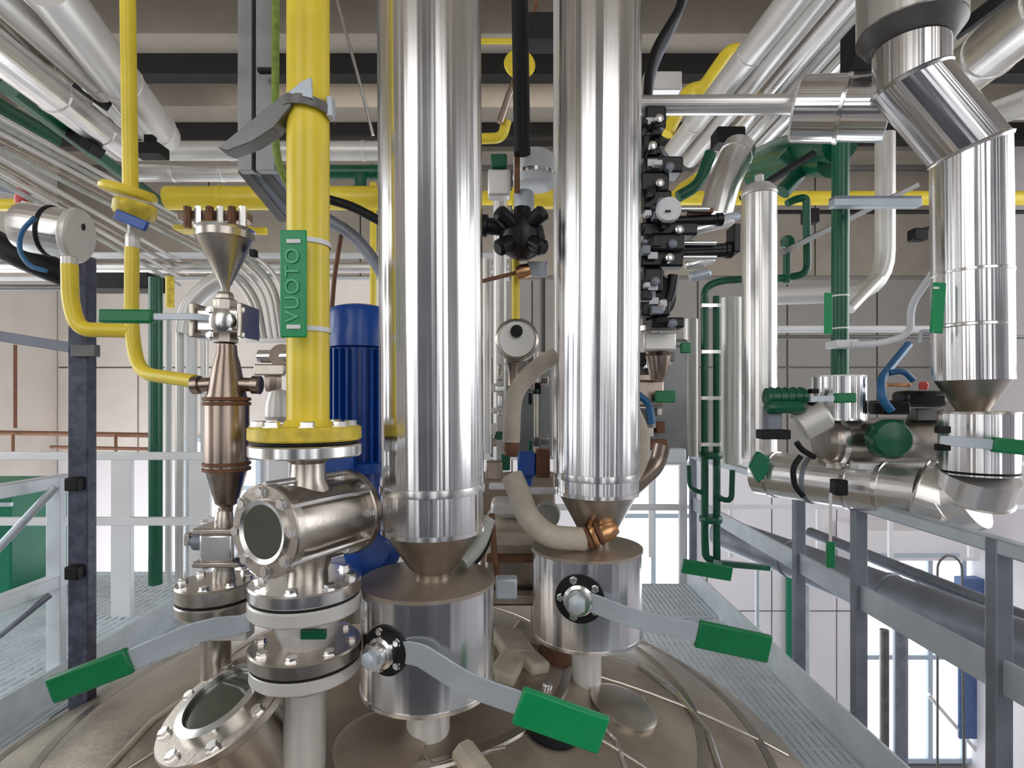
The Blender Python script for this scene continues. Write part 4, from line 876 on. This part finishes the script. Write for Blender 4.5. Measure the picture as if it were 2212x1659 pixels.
B().box(P(1415, 960, 2.5), (50*qq, .06, 22*qq)).build('bracket', 'rust', u2, .004)

# ================================================================== UPPER RIGHT RACK AND DUCTS
G6 = 'clad pipes of the upper right rack'
vr = (1120, 870)
for lb, x0, x1, yy, ww, m_, bd in (('cream clad overhead pipe, leftmost of the upper right rack', 1712, 1455, 325, 66, 'pale', (.3, .75)),
                           ('clad overhead pipe second from the left in the upper right rack', 1768, 1490, 345, 58, 'pale', (.5,)),
                           ('bright overhead pipe in the middle of the upper right rack', 1832, 1505, 385, 56, 'alu', (.4,)),
                           ('greyish overhead pipe, fourth in the upper right rack', 1884, 1590, 330, 46, 'pale', (.6,)),
                           ('thin bright overhead pipe behind the branch duct', 1935, 1640, 315, 44, 'alu', (.2,)),
                           ('thin pale overhead pipe next to the big collar', 1975, 1690, 300, 34, 'pale', ())):
    l1 = math.hypot(x0-vr[0], 870); l2 = math.hypot(x1-vr[0], yy-870)
    tt = .12; xs = x0+(x0-x1)*tt; ys = -yy*tt
    l0 = math.hypot(xs-vr[0], ys-870)
    pipe('overhead_pipe', lb, [(xs, ys, 2.9*l1/l0), (x1, yy, 2.9*l1/l2)], ww*1.05, m_, None, G6, [(0, t) for t in bd])
pipe('bent_duct', 'clad pipe bending down below the upper right rack', [(1598, 318, 3.6), (1562, 400, 3.5), (1545, 470, 3.5)], 72, 'alu', .2, bands=[(0, .2), (1, .5)])
pipe('yellow_loop', 'yellow bent pipe beside the upper right rack', [(1440, 290, 4.6), (1488, 195, 4.6), (1520, 190, 4.6), (1582, 100, 4.6), (1640, 130, 4.6)], 30, 'yellow', .12)
pipe('yellow_elbow', 'small yellow elbow below the big yellow bent pipe', [(1515, 382, 4.6), (1470, 410, 4.6), (1455, 440, 4.6)], 26, 'yellow', .08)
tag(B().box(P(1572, 300, 3.9), (w(60, 3.9), .15, w(34, 3.9))).build('pipe_clamp', 'black', None, .01), 'black clamp at the lower end of the upper right rack', 'clamp')
pipe('green_elbow', 'glossy green bent pipe behind the manifold', [(1535, 330, 3.2), (1510, 400, 3.2), (1465, 425, 3.2)], 26, 'gpipe', .12)
# horizontal branch: thin pipe into a capped cylinder into the elbow duct
bn = thing('branch_duct', 'horizontal clad branch with a capped cylinder joining the elbow duct', 'duct', P(1700, 300, 2.2))
B().tube([P(1380, 228, 2.3), P(1725, 226, 2.2)], w(21, 2.2), 30).build('thin_pipe', 'alu', bn)
cA = P(1722, 236, 2.2); cB = P(1925, 236, 2.05)
ax = (cB-cA).normalized(); Lb = (cB-cA).length
B().lathe([(w(62, 2.2), 0), (w(66, 2.2), .005), (w(66, 2.2), Lb*.48)], cA, ax, 48).build('cylinder', 'clad', bn)
B().lathe([(w(62, 2.2), Lb*.48), (w(62, 2.2), Lb)], cA, ax, 48).build('sleeve', 'clad', bn)
B().lathe([(.001, -.004), (w(64, 2.2), -.004), (w(66, 2.2), .006)], cA, ax, 48).build('end_cap', 'pale', bn)
B().lathe([(w(60, 2.2), -.01), (w(68, 2.2), -.006), (w(68, 2.2), .006), (w(60, 2.2), .01)], cA+ax*Lb*.5, ax, 48).build('joint_band', 'bright', bn)
B().box(P(1430, 180, 3.0), (w(80, 3), .06, w(40, 3))).build('support_channel', 'pale', bn, .006)
ed = thing('elbow_duct', 'large polished duct with a two-bend elbow dropping at the right', 'duct', P(2100, 820, 1.9))
DD = 1.9; cfd = 1/math.sqrt(1+.83**2); r_ = w(93, DD)*cfd
p = [P(1968, -200, DD), P(1968, 175, DD), P(2095, 325, DD), P(2100, 822, DD)]
def mitre(pts, r, m, parent, seg=64):
    """mitred sections: each its own clad piece with a raised seam"""
    for i in range(len(pts)-1):
        a, b_ = pts[i], pts[i+1]; t = (b_-a).normalized()
        n0 = (t+(a-pts[i-1]).normalized()).normalized() if i > 0 else t
        n1 = (t+(pts[i+2]-b_).normalized()).normalized() if i < len(pts)-2 else t
        ref = Vector((0, 1, 0)); x = ref; y = t.cross(x).normalized(); rows = [[], []]
        for j in range(seg):
            o_ = x*r*math.cos(2*PI*j/seg)+y*r*math.sin(2*PI*j/seg)
            rows[0].append(a+o_-t*(o_.dot(n0)/t.dot(n0))); rows[1].append(b_+o_-t*(o_.dot(n1)/t.dot(n1)))
        L = (b_-a).length
        B().quadgrid(rows, True, [0, L]).build('section', m, parent)
        if i < len(pts)-2:
            ring = [];
            for j in range(seg):
                o_ = x*math.cos(2*PI*j/seg)+y*math.sin(2*PI*j/seg); ring.append((o_, b_+o_*r-t*((o_*r).dot(n1)/t.dot(n1))))
            B().quadgrid([[q_-n1*.008 for _, q_ in ring], [q_+o_*.006 for o_, q_ in ring], [q_+n1*.008 for _, q_ in ring]], True, [0, .01, .02]).build('seam_band', 'bright', parent)
mitre([P(1968, 105, DD)]+p[1:], r_, 'clad', ed)
B().lathe([(w(124, DD), 0), (w(124, DD), .9)], P(1966, 72, DD), (0, 0, 1), 64).build('collar', 'alu', ed)
B().lathe([(w(86, DD), -.05), (w(104, DD), -.035), (w(124, DD), 0), (w(124, DD), .006)], P(1966, 72, DD), (0, 0, 1), 64).build('collar_cone', 'grey', ed)
for y in (592, 706): B().lathe([(r_*.98, -.008), (r_*1.012, -.004), (r_*1.012, .004), (r_*.98, .008)], P(2098, y, DD), (0, 0, 1), 64, False).build('joint_band', 'bright', ed)
B().lathe([(w(34, DD), P(0, 890, DD).z), (w(88, DD), P(0, 820, DD).z)], (P(2100, 0, DD).x, DD, 0), (0, 0, 1), 56).build('cone', 'steel', ed)
cn = thing('jacketed_valve', 'steel jacketed valve under the elbow duct, green grip at the right edge', 'valve', P(2110, 1100, DD))
rr_ = w(92, DD)
B().lathe([(rr_, P(0, 1024, DD).z), (rr_, P(0, 893, DD).z)], (P(2112, 0, DD).x, DD, 0), (0, 0, 1), 64).build('jacket', 'clad', cn)
B().lathe([(rr_*1.02, 0), (rr_*1.02, .008), (.02, .012)], P(2112, 894, DD), (0, 0, 1), 64).build('top_plate', 'steel', cn)
B().lathe([(rr_*.99, -.006), (rr_*1.02, 0), (rr_*.99, .006)], P(2112, 1018, DD), (0, 0, 1), 64).build('joint_band', 'black', cn)
for y in (928, 966): B().box(P(2036, y, DD-.14), (w(26, DD), .02, w(14, DD))).build('hole_lip', 'black', cn, .003)
lever(cn, [(2030, 950, 1.70), (2080, 955, 1.69), (2165, 962, 1.69)], 22, 1.7, (2143, 960, 1.69), (2290, 975, 1.69), 32)
# large overhead duct running away at the top right
pipe('overhead_duct', 'wide clad duct running overhead in the upper right corner', [(2420, -120, 2.6), (2060, 175, 4.0)], 150, 'alu', None, None, [(0, .3), (0, .7)], seg=40, cat='duct')
pipe('overhead_duct', 'second clad duct below the wide one in the upper right corner', [(2420, 150, 2.8), (2120, 255, 4.0)], 70, 'pale', None, None, [(0, .5)], seg=30, cat='duct')
cross('cross_pipe', 'clad cross pipe behind the elbow duct near the right edge', 2080, 2400, 240, 4.6, 34, 'pale', bands=())
tag(B().beam(P(2060, 75, 2.4), P(2240, -60, 2.2), .03, w(26, 2.3)).build('cable_tray', 'black'), 'black strip slanting up beside the large collar', 'tray')
tag(B().box(P(1852, 118, 2.6), (w(46, 2.6), .12, w(100, 2.6))).build('duct_bracket', 'black', None, .01), 'black bracket left of the large duct collar', 'bracket')
# green pipework at right
gu = pipe('green_upright', 'thick dark green upright pipe left of the elbow duct', [(1816, 268, 2.9), (1814, 818, 2.9)], 40, 'gpipe', None, None, [(0, .32), (0, .66)], seg=28)
pipe('green_overhead', 'dark green overhead pipe running to the thick green upright', [(1640, 345, 4.2), (1700, 322, 3.6), (1815, 312, 2.95)], 52, 'gpipe', .2)
pipe('green_overhead', 'second dark green pipe above the pale uprights at right', [(1630, 380, 4.4), (1700, 352, 3.8), (1800, 350, 3.1)], 46, 'gpipe', .2)
pipe('green_overhead', 'third dark green pipe with a bracket above the pale uprights', [(1690, 330, 3.4), (1735, 365, 3.4), (1690, 415, 3.4)], 34, 'gpipe', .1)
tag(B().beam(P(1600, 430, 3.3), P(1760, 330, 3.0), .04, w(10, 3)).build('dark_strut', 'black'), 'black strut slanting through the dark green overhead pipes', 'strut')
gl = thing('green_loop', 'thin dark green pipe loop left of the thick green upright', 'pipe', P(1720, 610, 3.2))
B().tube([P(1700, 440, 3.2), P(1715, 432, 3.2), P(1742, 425, 3.2), P(1744, 592, 3.2), P(1700, 600, 3.2), P(1680, 602, 3.2)], w(8, 3.2), 14, .06).build('loop', 'gpipe', gl)
B().tube([P(1700, 530, 3.2), P(1700, 612, 3.2)], w(8, 3.2), 14).build('drop', 'gpipe', gl)
B().lathe([(w(7, 3.2), 0), (w(14, 3.2), .01), (w(14, 3.2), .03), (.001, .035)], P(1697, 525, 3.18), (0, -1, 0), 20).build('knob', 'gpipe', gl)
hs = thing('hanger_strut', 'bright horizontal hanger rail clamped to the green upright', 'strut', P(1890, 448, 2.75))
B().box(P(1890, 440, 2.75), (w(190, 2.75), .05, w(16, 2.75))).build('rail', 'galv', hs, .003)
B().box(P(1890, 429, 2.8), (w(190, 2.75), .05, w(5, 2.75))).build('upper_lip', 'galvd', hs)
tag(B().beam(P(1690, 545, 3.0), P(1980, 400, 3.4), .03, w(11, 3)).build('brace_strut', 'grey'), 'grey strut slanting behind the green upright', 'strut')
for lb, px, py0, py1, ww in (('green plastic sign on the green upright pipe', 1789, 632, 722, 18),):
    s_ = thing('pipe_sign', lb, 'sign', P(px, py1, 2.8))
    B().box(P(px, (py0+py1)/2, 2.82), (w(ww, 2.8), .006, w(py1-py0, 2.8))).build('plate', 'gsign', s_, .003)
    for yy in (640, 710): B().lathe([(w(21, 2.9), -.004), (w(21.5, 2.9), 0), (w(21, 2.9), .004)], P(1814, yy, 2.9), (0, 0, 1), 24).build('strap', 'white', s_)
s2 = thing('pipe_sign', 'tilted green plastic sign hanging left of the elbow duct', 'sign', P(2026, 722, 1.85))
B().box(P(2026, 665, 1.83), (w(28, 1.83), .008, w(110, 1.83)), Matrix.Rotation(.07, 3, 'Y')).build('plate', 'gsign', s2, .006)
B().box(P(2022, 622, 1.822), (w(12, 1.83), .003, w(5, 1.83))).build('clip', 'white', s2)
B().tube([P(2016, 718, 1.83), P(1990, 712, 1.85), P(1985, 740, 1.86)], w(4, 1.85), 8, .02).build('wire_stand', 'galv', s2)
cl = thing('pipe_clip_arm', 'white curved arm holding the green upright, blue tube hanging from it', 'clip', P(1900, 745, 2.6))
B().box(P(1818, 744, 2.8), (w(46, 2.8), .10, w(16, 2.8))).build('clamp', 'white', cl, .003)
B().tube([P(1840, 744, 2.75), P(1900, 742, 2.7), P(1968, 722, 2.6), P(1966, 660, 2.5), P(2015, 590, 2.3)], w(7, 2.6), 12, .15).build('arm', 'white', cl)
# pale pipe loops on the right part of the far wall
pipe('white_loop', 'wide pale pipe dropping and elbowing left behind the green upright', [(1912, 290, 4.6), (1912, 632, 4.6), (1660, 640, 4.6)], 46, 'pale', .35, bands=[(0, .35), (0, .8), (1, .5)], seg=24)
cross('cross_pipe', 'thin bright cross pipe behind the green upright at mid height', 1660, 2050, 711, 4.8, 15, 'white', bands=())
pipe('short_branch', 'short pale branch slanting behind the green upright', [(1835, 668, 4.4), (1900, 600, 4.5)], 22, 'pale')
cross('wall_conduit', 'dark conduit on the wall behind the pale pipe loop', 1680, 2300, 458, 6.4, 9, 'black', bands=(), cat='conduit')
cross('wall_conduit', 'dark conduit under the thin bright cross pipe at right', 1660, 2300, 728, 6.4, 8, 'grey', bands=(), cat='conduit')
tag(B().box(P(1983, 508, 6.0), (w(34, 6), .12, w(26, 6))).build('wall_lamp', 'black', None, .02), 'small black fitting on the grey wall left of the elbow duct', 'lamp')
tag(B().beam(P(1990, 500, 6.1), P(2030, 485, 6.1), .04, w(12, 6)).build('lamp_arm', 'black'), 'black arm of the small wall fitting', 'arm')
tag(B().box(P(1750, 468, 6.0), (w(30, 6), .12, w(30, 6))).build('wall_box', 'black', None, .01), 'small black box behind the thin green loop', 'box')
# big pale uprights
G7 = 'pale upright pipes right of the manifold'
wu = pipe('clad_upright', 'wide white clad upright pipe right of the green pair', [(1640, 425, 2.7), (1640, 990, 2.7)], 78, 'alu', None, G7, [(0, .25), (0, .75)], seg=40)
B().lathe([(w(39, 2.7), 0), (w(41, 2.7), .01), (w(38, 2.7), .03), (w(26, 2.7), .055), (w(10, 2.7), .065), (w(10, 2.7), .10), (.001, .10)], P(1640, 424, 2.7), (0, 0, 1), 40).build('end_cap', 'pale', wu)
pipe('clad_upright', 'white clad upright pipe between the green pair and the widest one', [(1578, 645, 3.0), (1578, 1000, 3.0)], 54, 'pale', None, G7, [(0, .5)], seg=32)
pipe('clad_upright', 'white clad upright pipe left of the green pair', [(1492, 690, 3.1), (1492, 985, 3.1)], 32, 'pale', None, G7, [(0, .6)], seg=24)
gp = thing('green_pipe_pair', 'pair of thin dark green upright pipes with flanges and lower bends', 'pipe', P(1540, 1215, 2.9)); gq = w(1, 2.9)
B().tube([P(1522, 1160, 2.9), P(1522, 620, 2.9), P(1560, 605, 2.9), P(1600, 604, 2.9)], 8*gq, 16, .06).build('left_pipe', 'gpipe', gp)
B().tube([P(1548, 1215, 2.9), P(1548, 640, 2.9)], 8*gq, 16).build('right_pipe', 'gpipe', gp)
for y in (990, 1128): B().lathe([(24*gq, 0), (26*gq, 3*gq), (26*gq, 11*gq), (24*gq, 14*gq)], P(1535, y, 2.9), (0, 0, 1), 28).build('flange', 'gpipe', gp)
B().tube([P(1522, 1150, 2.9), P(1524, 1205, 2.9), P(1545, 1212, 2.9)], 8*gq, 14, .05).build('lower_bend', 'gpipe', gp)
B().tube([P(1548, 1005, 2.88), P(1548, 1075, 2.88), P(1580, 1084, 2.88), P(1582, 1015, 2.88)], 6*gq, 12, .05).build('side_loop', 'gpipe', gp)
B().tube([P(1488, 1005, 2.9), P(1490, 1055, 2.9), P(1518, 1065, 2.9)], 5*gq, 10, .04).build('thin_branch', 'gpipe', gp)
for y in (660, 760, 860, 960): B().box(P(1535, y, 2.88), (40*gq, .02, 8*gq)).build('clip', 'bright', gp, .001)
fgrip = thing('green_lever', 'flat green lever grip at the foot of the thin green pair', 'lever', P(1530, 1250, 2.6))
B().beam(P(1474, 1222, 2.6), P(1580, 1240, 2.6), .02, w(30, 2.6)).build('grip', 'green', fgrip, .004)
B().beam(P(1550, 1216, 2.8), P(1655, 1226, 3.1), .05, w(12, 2.9)).build('bar', 'gpipe', fgrip, .002)

# ================================================================== RIGHT-HAND VALVE GROUP
D5 = 2.15; v = w(1, D5)
av = thing('actuated_valve', 'green pneumatic actuator on a tilted steel body at right', 'actuator', P(1700, 960, D5))
B().lathe([(14*v, 0), (20*v, 3*v), (20*v, 84*v), (14*v, 90*v)], P(1652, 858, D5), (1, 0, 0), 24).build('cylinder', 'gpipe', av)
B().lathe([(10*v, 0), (14*v, 3*v), (14*v, 74*v), (10*v, 80*v)], P(1655, 880, D5-.04), (1, 0, 0), 20).build('lower_cylinder', 'gpipe', av)
for i in range(5): B().lathe([(20*v, 0), (22*v, 1*v), (22*v, 4*v), (20*v, 5*v)], P(1662+i*16, 858, D5), (1, 0, 0), 24).build('rib', 'gpipe', av)
B().box(P(1668, 905, D5), (30*v, .05, 60*v)).build('yoke', 'galvd', av, .004)
B().lathe([(26*v, 0), (34*v, 6*v), (34*v, 60*v), (28*v, 66*v)], P(1722, 925, D5), (.8, -.2, .5), 30).build('body', 'pale', av)
B().box(P(1670, 938, D5-.05), (60*v, .06, 20*v)).build('bracket', 'black', av, .004)
B().box(P(1757, 845, D5-.03), (16*v, .03, 10*v)).build('plug', 'black', av, .002)
B().box(P(1757, 873, D5-.03), (16*v, .03, 8*v)).build('plug', 'black', av, .002)
B().tube([P(1720, 955, D5-.05), P(1732, 972, D5-.05), P(1760, 988, D5-.05)], 6*v, 10, .03).build('tube', 'black', av)
uc = thing('jacketed_valve', 'short steel jacket with green grip under the thick green upright', 'valve', P(1812, 905, 2.2))
B().lathe([(w(60, 2.2), 0), (w(60, 2.2), w(90, 2.2))], P(1812, 904, 2.2), (0, 0, 1), 56).build('jacket', 'clad', uc)
B().lathe([(w(61, 2.2), 0), (w(61, 2.2), .006), (.02, .01)], P(1812, 815, 2.2), (0, 0, 1), 56).build('top_plate', 'pale', uc)
B().lathe([(.02, -.01), (w(61, 2.2), -.004), (w(61, 2.2), .004)], P(1812, 905, 2.2), (0, 0, 1), 56).build('bottom_rim', 'bright', uc)
B().beam(P(1750, 862, 2.05), P(1810, 860, 2.04), .01, w(12, 2.05)).build('handle_bar', 'galv', uc)
B().beam(P(1802, 860, 2.04), P(1847, 859, 2.04), .024, w(21, 2.04)).build('grip', 'green', uc, .005)
bd = thing('pipe_valve', 'horizontal steel valve body behind the round green knob', 'valve', P(1870, 1000, 2.25))
B().lathe([(w(40, 2.25), 0), (w(50, 2.25), .02), (w(50, 2.25), w(250, 2.25)), (w(40, 2.25), w(262, 2.25))], P(1772, 952, 2.25), (1, 0, 0), 40).build('body', 'steel', bd)
B().lathe([(w(56, 2.25), -.01), (w(56, 2.25), .012)], P(1800, 952, 2.25), (1, 0, 0), 40).build('flange', 'bright', bd)
B().lathe([(w(36, 2.25), 0), (w(36, 2.25), w(60, 2.25))], P(1812, 1010, 2.25), (0, 0, 1), 36).build('lower_neck', 'steel', bd)
B().box(P(1930, 1006, 2.15), (w(170, 2.15), .06, w(14, 2.15))).build('white_strip', 'white', bd, .004)
gk = thing('green_knob', 'large round dark green knob in the right valve group', 'actuator', P(1905, 990, 2.05)); kk = w(1, 2.05)  # big green knob on a short stem
B().lathe([(20*kk, 0), (40*kk, 6*kk), (43*kk, 20*kk), (43*kk, 42*kk), (36*kk, 52*kk), (.001, 56*kk)], P(1905, 948, 2.12), (-.15, -1, .05), 28).build('body', 'gpipe', gk)
B().box(P(1942, 945, 2.08), (8*kk, .05, 78*kk)).build('flange', 'gpipe', gk, .003)
B().lathe([(12*kk, 0), (12*kk, 60*kk)], P(1912, 950, 2.14), (0, 1, 0), 16).build('stem', 'steel', gk)
bh = thing('blue_hose', 'blue hose curling above the round green knob', 'hose', P(1920, 885, 2.1))
B().tube([P(1962, 745, 2.3), P(1925, 790, 2.2), P(1902, 820, 2.12), P(1905, 862, 2.1), P(1925, 888, 2.1)], w(9, 2.1), 14, .08).build('hose_body', 'bhose', bh)
B().tube([P(1920, 806, 2.15), P(1950, 800, 2.15), P(1972, 822, 2.15)], w(7, 2.1), 12, .05).build('branch', 'bhose', bh)
bw_ = thing('black_solenoid', 'black solenoid block between the blue hose and the steel cone', 'solenoid', P(1985, 890, 2.15))
B().box(P(1985, 862, 2.15), (w(90, 2.15), .10, w(36, 2.15))).build('body', 'bplas', bw_, .02)
B().box(P(1920, 880, 2.15), (w(60, 2.15), .10, w(30, 2.15))).build('connector', 'bplas', bw_, .01)
B().lathe([(w(10, 2.1), 0), (w(12, 2.1), .02), (w(8, 2.1), .03)], P(1995, 842, 2.1), (0, 0, 1), 14).build('red_plug', 'red', bw_)
B().box(P(1935, 832, 2.15), (w(50, 2.15), .04, w(8, 2.15))).build('pink_bar', 'copper', bw_, .002)
B().box(P(2000, 895, 2.2), (w(60, 2.2), .06, w(26, 2.2))).build('bracket', 'grey', bw_, .004)
# lower insulated pipe running forward to the can
lp = thing('clad_header', 'thick clad header pipe slanting down towards the right valve', 'pipe', P(1850, 1100, 2.0))
a = P(1640, 1020, 2.55); b_ = P(1992, 1066, 2.04)
B().tube([a, b_], .098, 40).build('pipe', 'alu', lp)
axx = (b_-a).normalized(); Lx = (b_-a).length
for t in (.12, .38, .62, .8): B().lathe([(.096, -.012), (.103, -.008), (.103, .008), (.096, .012)], a+axx*Lx*t, axx, 40).build('joint_band', 'bright' if t != .38 else 'galvd', lp)
eq = [P(1985, 1064, 2.04), P(2050, 1084, 1.98), P(2096, 1070, 1.93), P(2112, 1022, 1.9)]
for i in range(3): B().tube([eq[i], eq[i+1]], .118, 40).build('elbow_section', 'alu', lp)
for i in (0, 1, 2):
    t_ = (eq[i+1]-eq[i]).normalized(); B().lathe([(.114, -.006), (.124, 0), (.114, .006)], eq[i], t_, 40, False).build('seam_band', 'bright', lp)
B().box(P(1812, 1052, 2.1), (w(26, 2.1), .05, w(34, 2.1))).build('clamp_nut', 'black', lp, .006)
tag(B().prism([P(1622, 1010, 2.4), P(1640, 975, 2.4), P(1664, 990, 2.4), P(1660, 1020, 2.4), P(1640, 1045, 2.4)], (0, .03, 0)).build('teal_grip', 'gpan', None, .004), 'teal lever grip seen end-on at the start of the header pipe', 'grip')
tag(B().tube([P(1730, 985, 2.05), P(1712, 1010, 2.05), P(1716, 1050, 2.05), P(1735, 1072, 2.05)], w(6, 2.05), 10, .03).build('black_cable', 'black'), 'black cable looping in front of the header pipe', 'cable')
ht = thing('hanging_tag', 'small green tag hanging on a thin rod under the header pipe', 'tag', P(1794, 1225, 2.0))
B().box(P(1794, 1120, 2.0), (w(5, 2), .006, w(110, 2))).build('rod', 'pale', ht)
B().box(P(1794, 1198, 2.0), (w(18, 2), .012, w(56, 2))).build('plate', 'green', ht, .003)
# dark service pipes and posts below, right
pipe('lower_pipe', 'dark clad pipe slanting below the right handrail', [(1560, 1150, 4.6), (2400, 1470, 2.3)], 66, 'galvd', None, None, [(0, .3), (0, .6)], seg=28)
pipe('lower_pipe', 'thin dark pipe above the slanting clad pipe at lower right', [(1750, 1150, 4.2), (2400, 1410, 2.4)], 22, 'galvd', None, None, [(0, .5)], seg=20)
pipe('teal_downpipe', 'thin teal pipe seen below the right walkway edge', [(1705, 1240, 10.9), (1705, 1448, 10.9)], 15, 'gpan')
for lb, px, ww, y0, y1, m_ in (('grey downpipe on the white wall at lower right', 1742, 14, 1262, 2008, 'galv'), ('thin grey conduit on the white wall at lower right', 1636, 9, 1215, 2008, 'galv'),
                          ('dark steel upright behind the right handrail posts', 1945, 34, 1330, 2008, 'galvd'), ('grey-green upright next to the dark steel upright', 1910, 22, 1360, 2008, 'grey')):
    pipe('far_upright', lb, [(px, y0, 7.6), (px, y1, 7.6)], ww, m_, seg=14)
tag(B().box(P(2090, 1450, 10.78), (w(40, 10.8), .06, w(290, 10.8))).build('blue_curtain', 'jean', None, .02), 'blue hanging sheet against the low right window', 'curtain')
tag(B().box(P(2110, 1270, 10.7), (w(80, 10.7), .24, w(46, 10.7))).build('blue_crate', 'jean', None, .02), 'blue box fixed in front of the low right window', 'box')
pipe('far_rail', 'thin white rail slanting past the low right window', [(2005, 1500, 10.8), (2125, 1640, 10.8)], 8, 'pale', cat='rail')
pipe('far_stand', 'thin grey stand arching before the low right window', [(2025, 1950, 8.0), (2025, 1215, 8.0), (2050, 1195, 8.0), (2078, 1215, 8.0), (2085, 1950, 8.0)], 6, 'grey', .15, cat='stand')
# floor machinery seen through the gaps at right
dk = thing('white_duct', 'pale boxed duct above the low right window', 'duct', P(1950, 1200, 10.4))
B().box(P(1955, 1165, 10.4), (w(230, 10.4), 1.0, w(62, 10.4))).build('casing', 'wwall', dk, .03)
B().box(P(1955, 1199, 9.88), (w(232, 9.9), .05, w(7, 9.9))).build('lower_flange', 'frame', dk)
# red and white lamp at far left
rl = thing('warning_beacon', 'small red beacon on a dark arm at the left edge', 'beacon', P(45, 445, 3.0))
B().lathe([(w(14, 3), 0), (w(16, 3), .02), (w(14, 3), .09), (.001, .11)], P(45, 440, 3.0), (.1, 0, 1), 20).build('lens', 'red', rl)
B().box(P(62, 444, 3.0), (w(34, 3), .04, w(12, 3)), Matrix.Rotation(.3, 3, 'Y')).build('base', 'white', rl, .004)
B().beam(P(-60, 392, 3.02), P(60, 420, 3.02), .04, w(16, 3)).build('arm', 'galvd', rl, .002)
# fluorescent lamps added for light, unseen behind and above the view
for i, (x, y) in enumerate(((-2.5, 2.9), (2.5, 2.9), (-2.5, -1.2), (2.5, -1.2))):
    o = thing('added_ceiling_lamp', ['added long ceiling lamp, unseen above left', 'added long ceiling lamp, unseen above right', 'added long ceiling lamp, unseen behind the viewer left', 'added long ceiling lamp, unseen behind the viewer right'][i], 'lamp', (x, y, ZC-.14), 'added unseen ceiling lamps')
    B().box((x, y, ZC-.05), (2.4, .18, .09)).build('housing', 'white', o, .01)
    B().box((x, y, ZC-.12), (2.3, .12, .05)).build('tube', 'glowpane', o, .01)
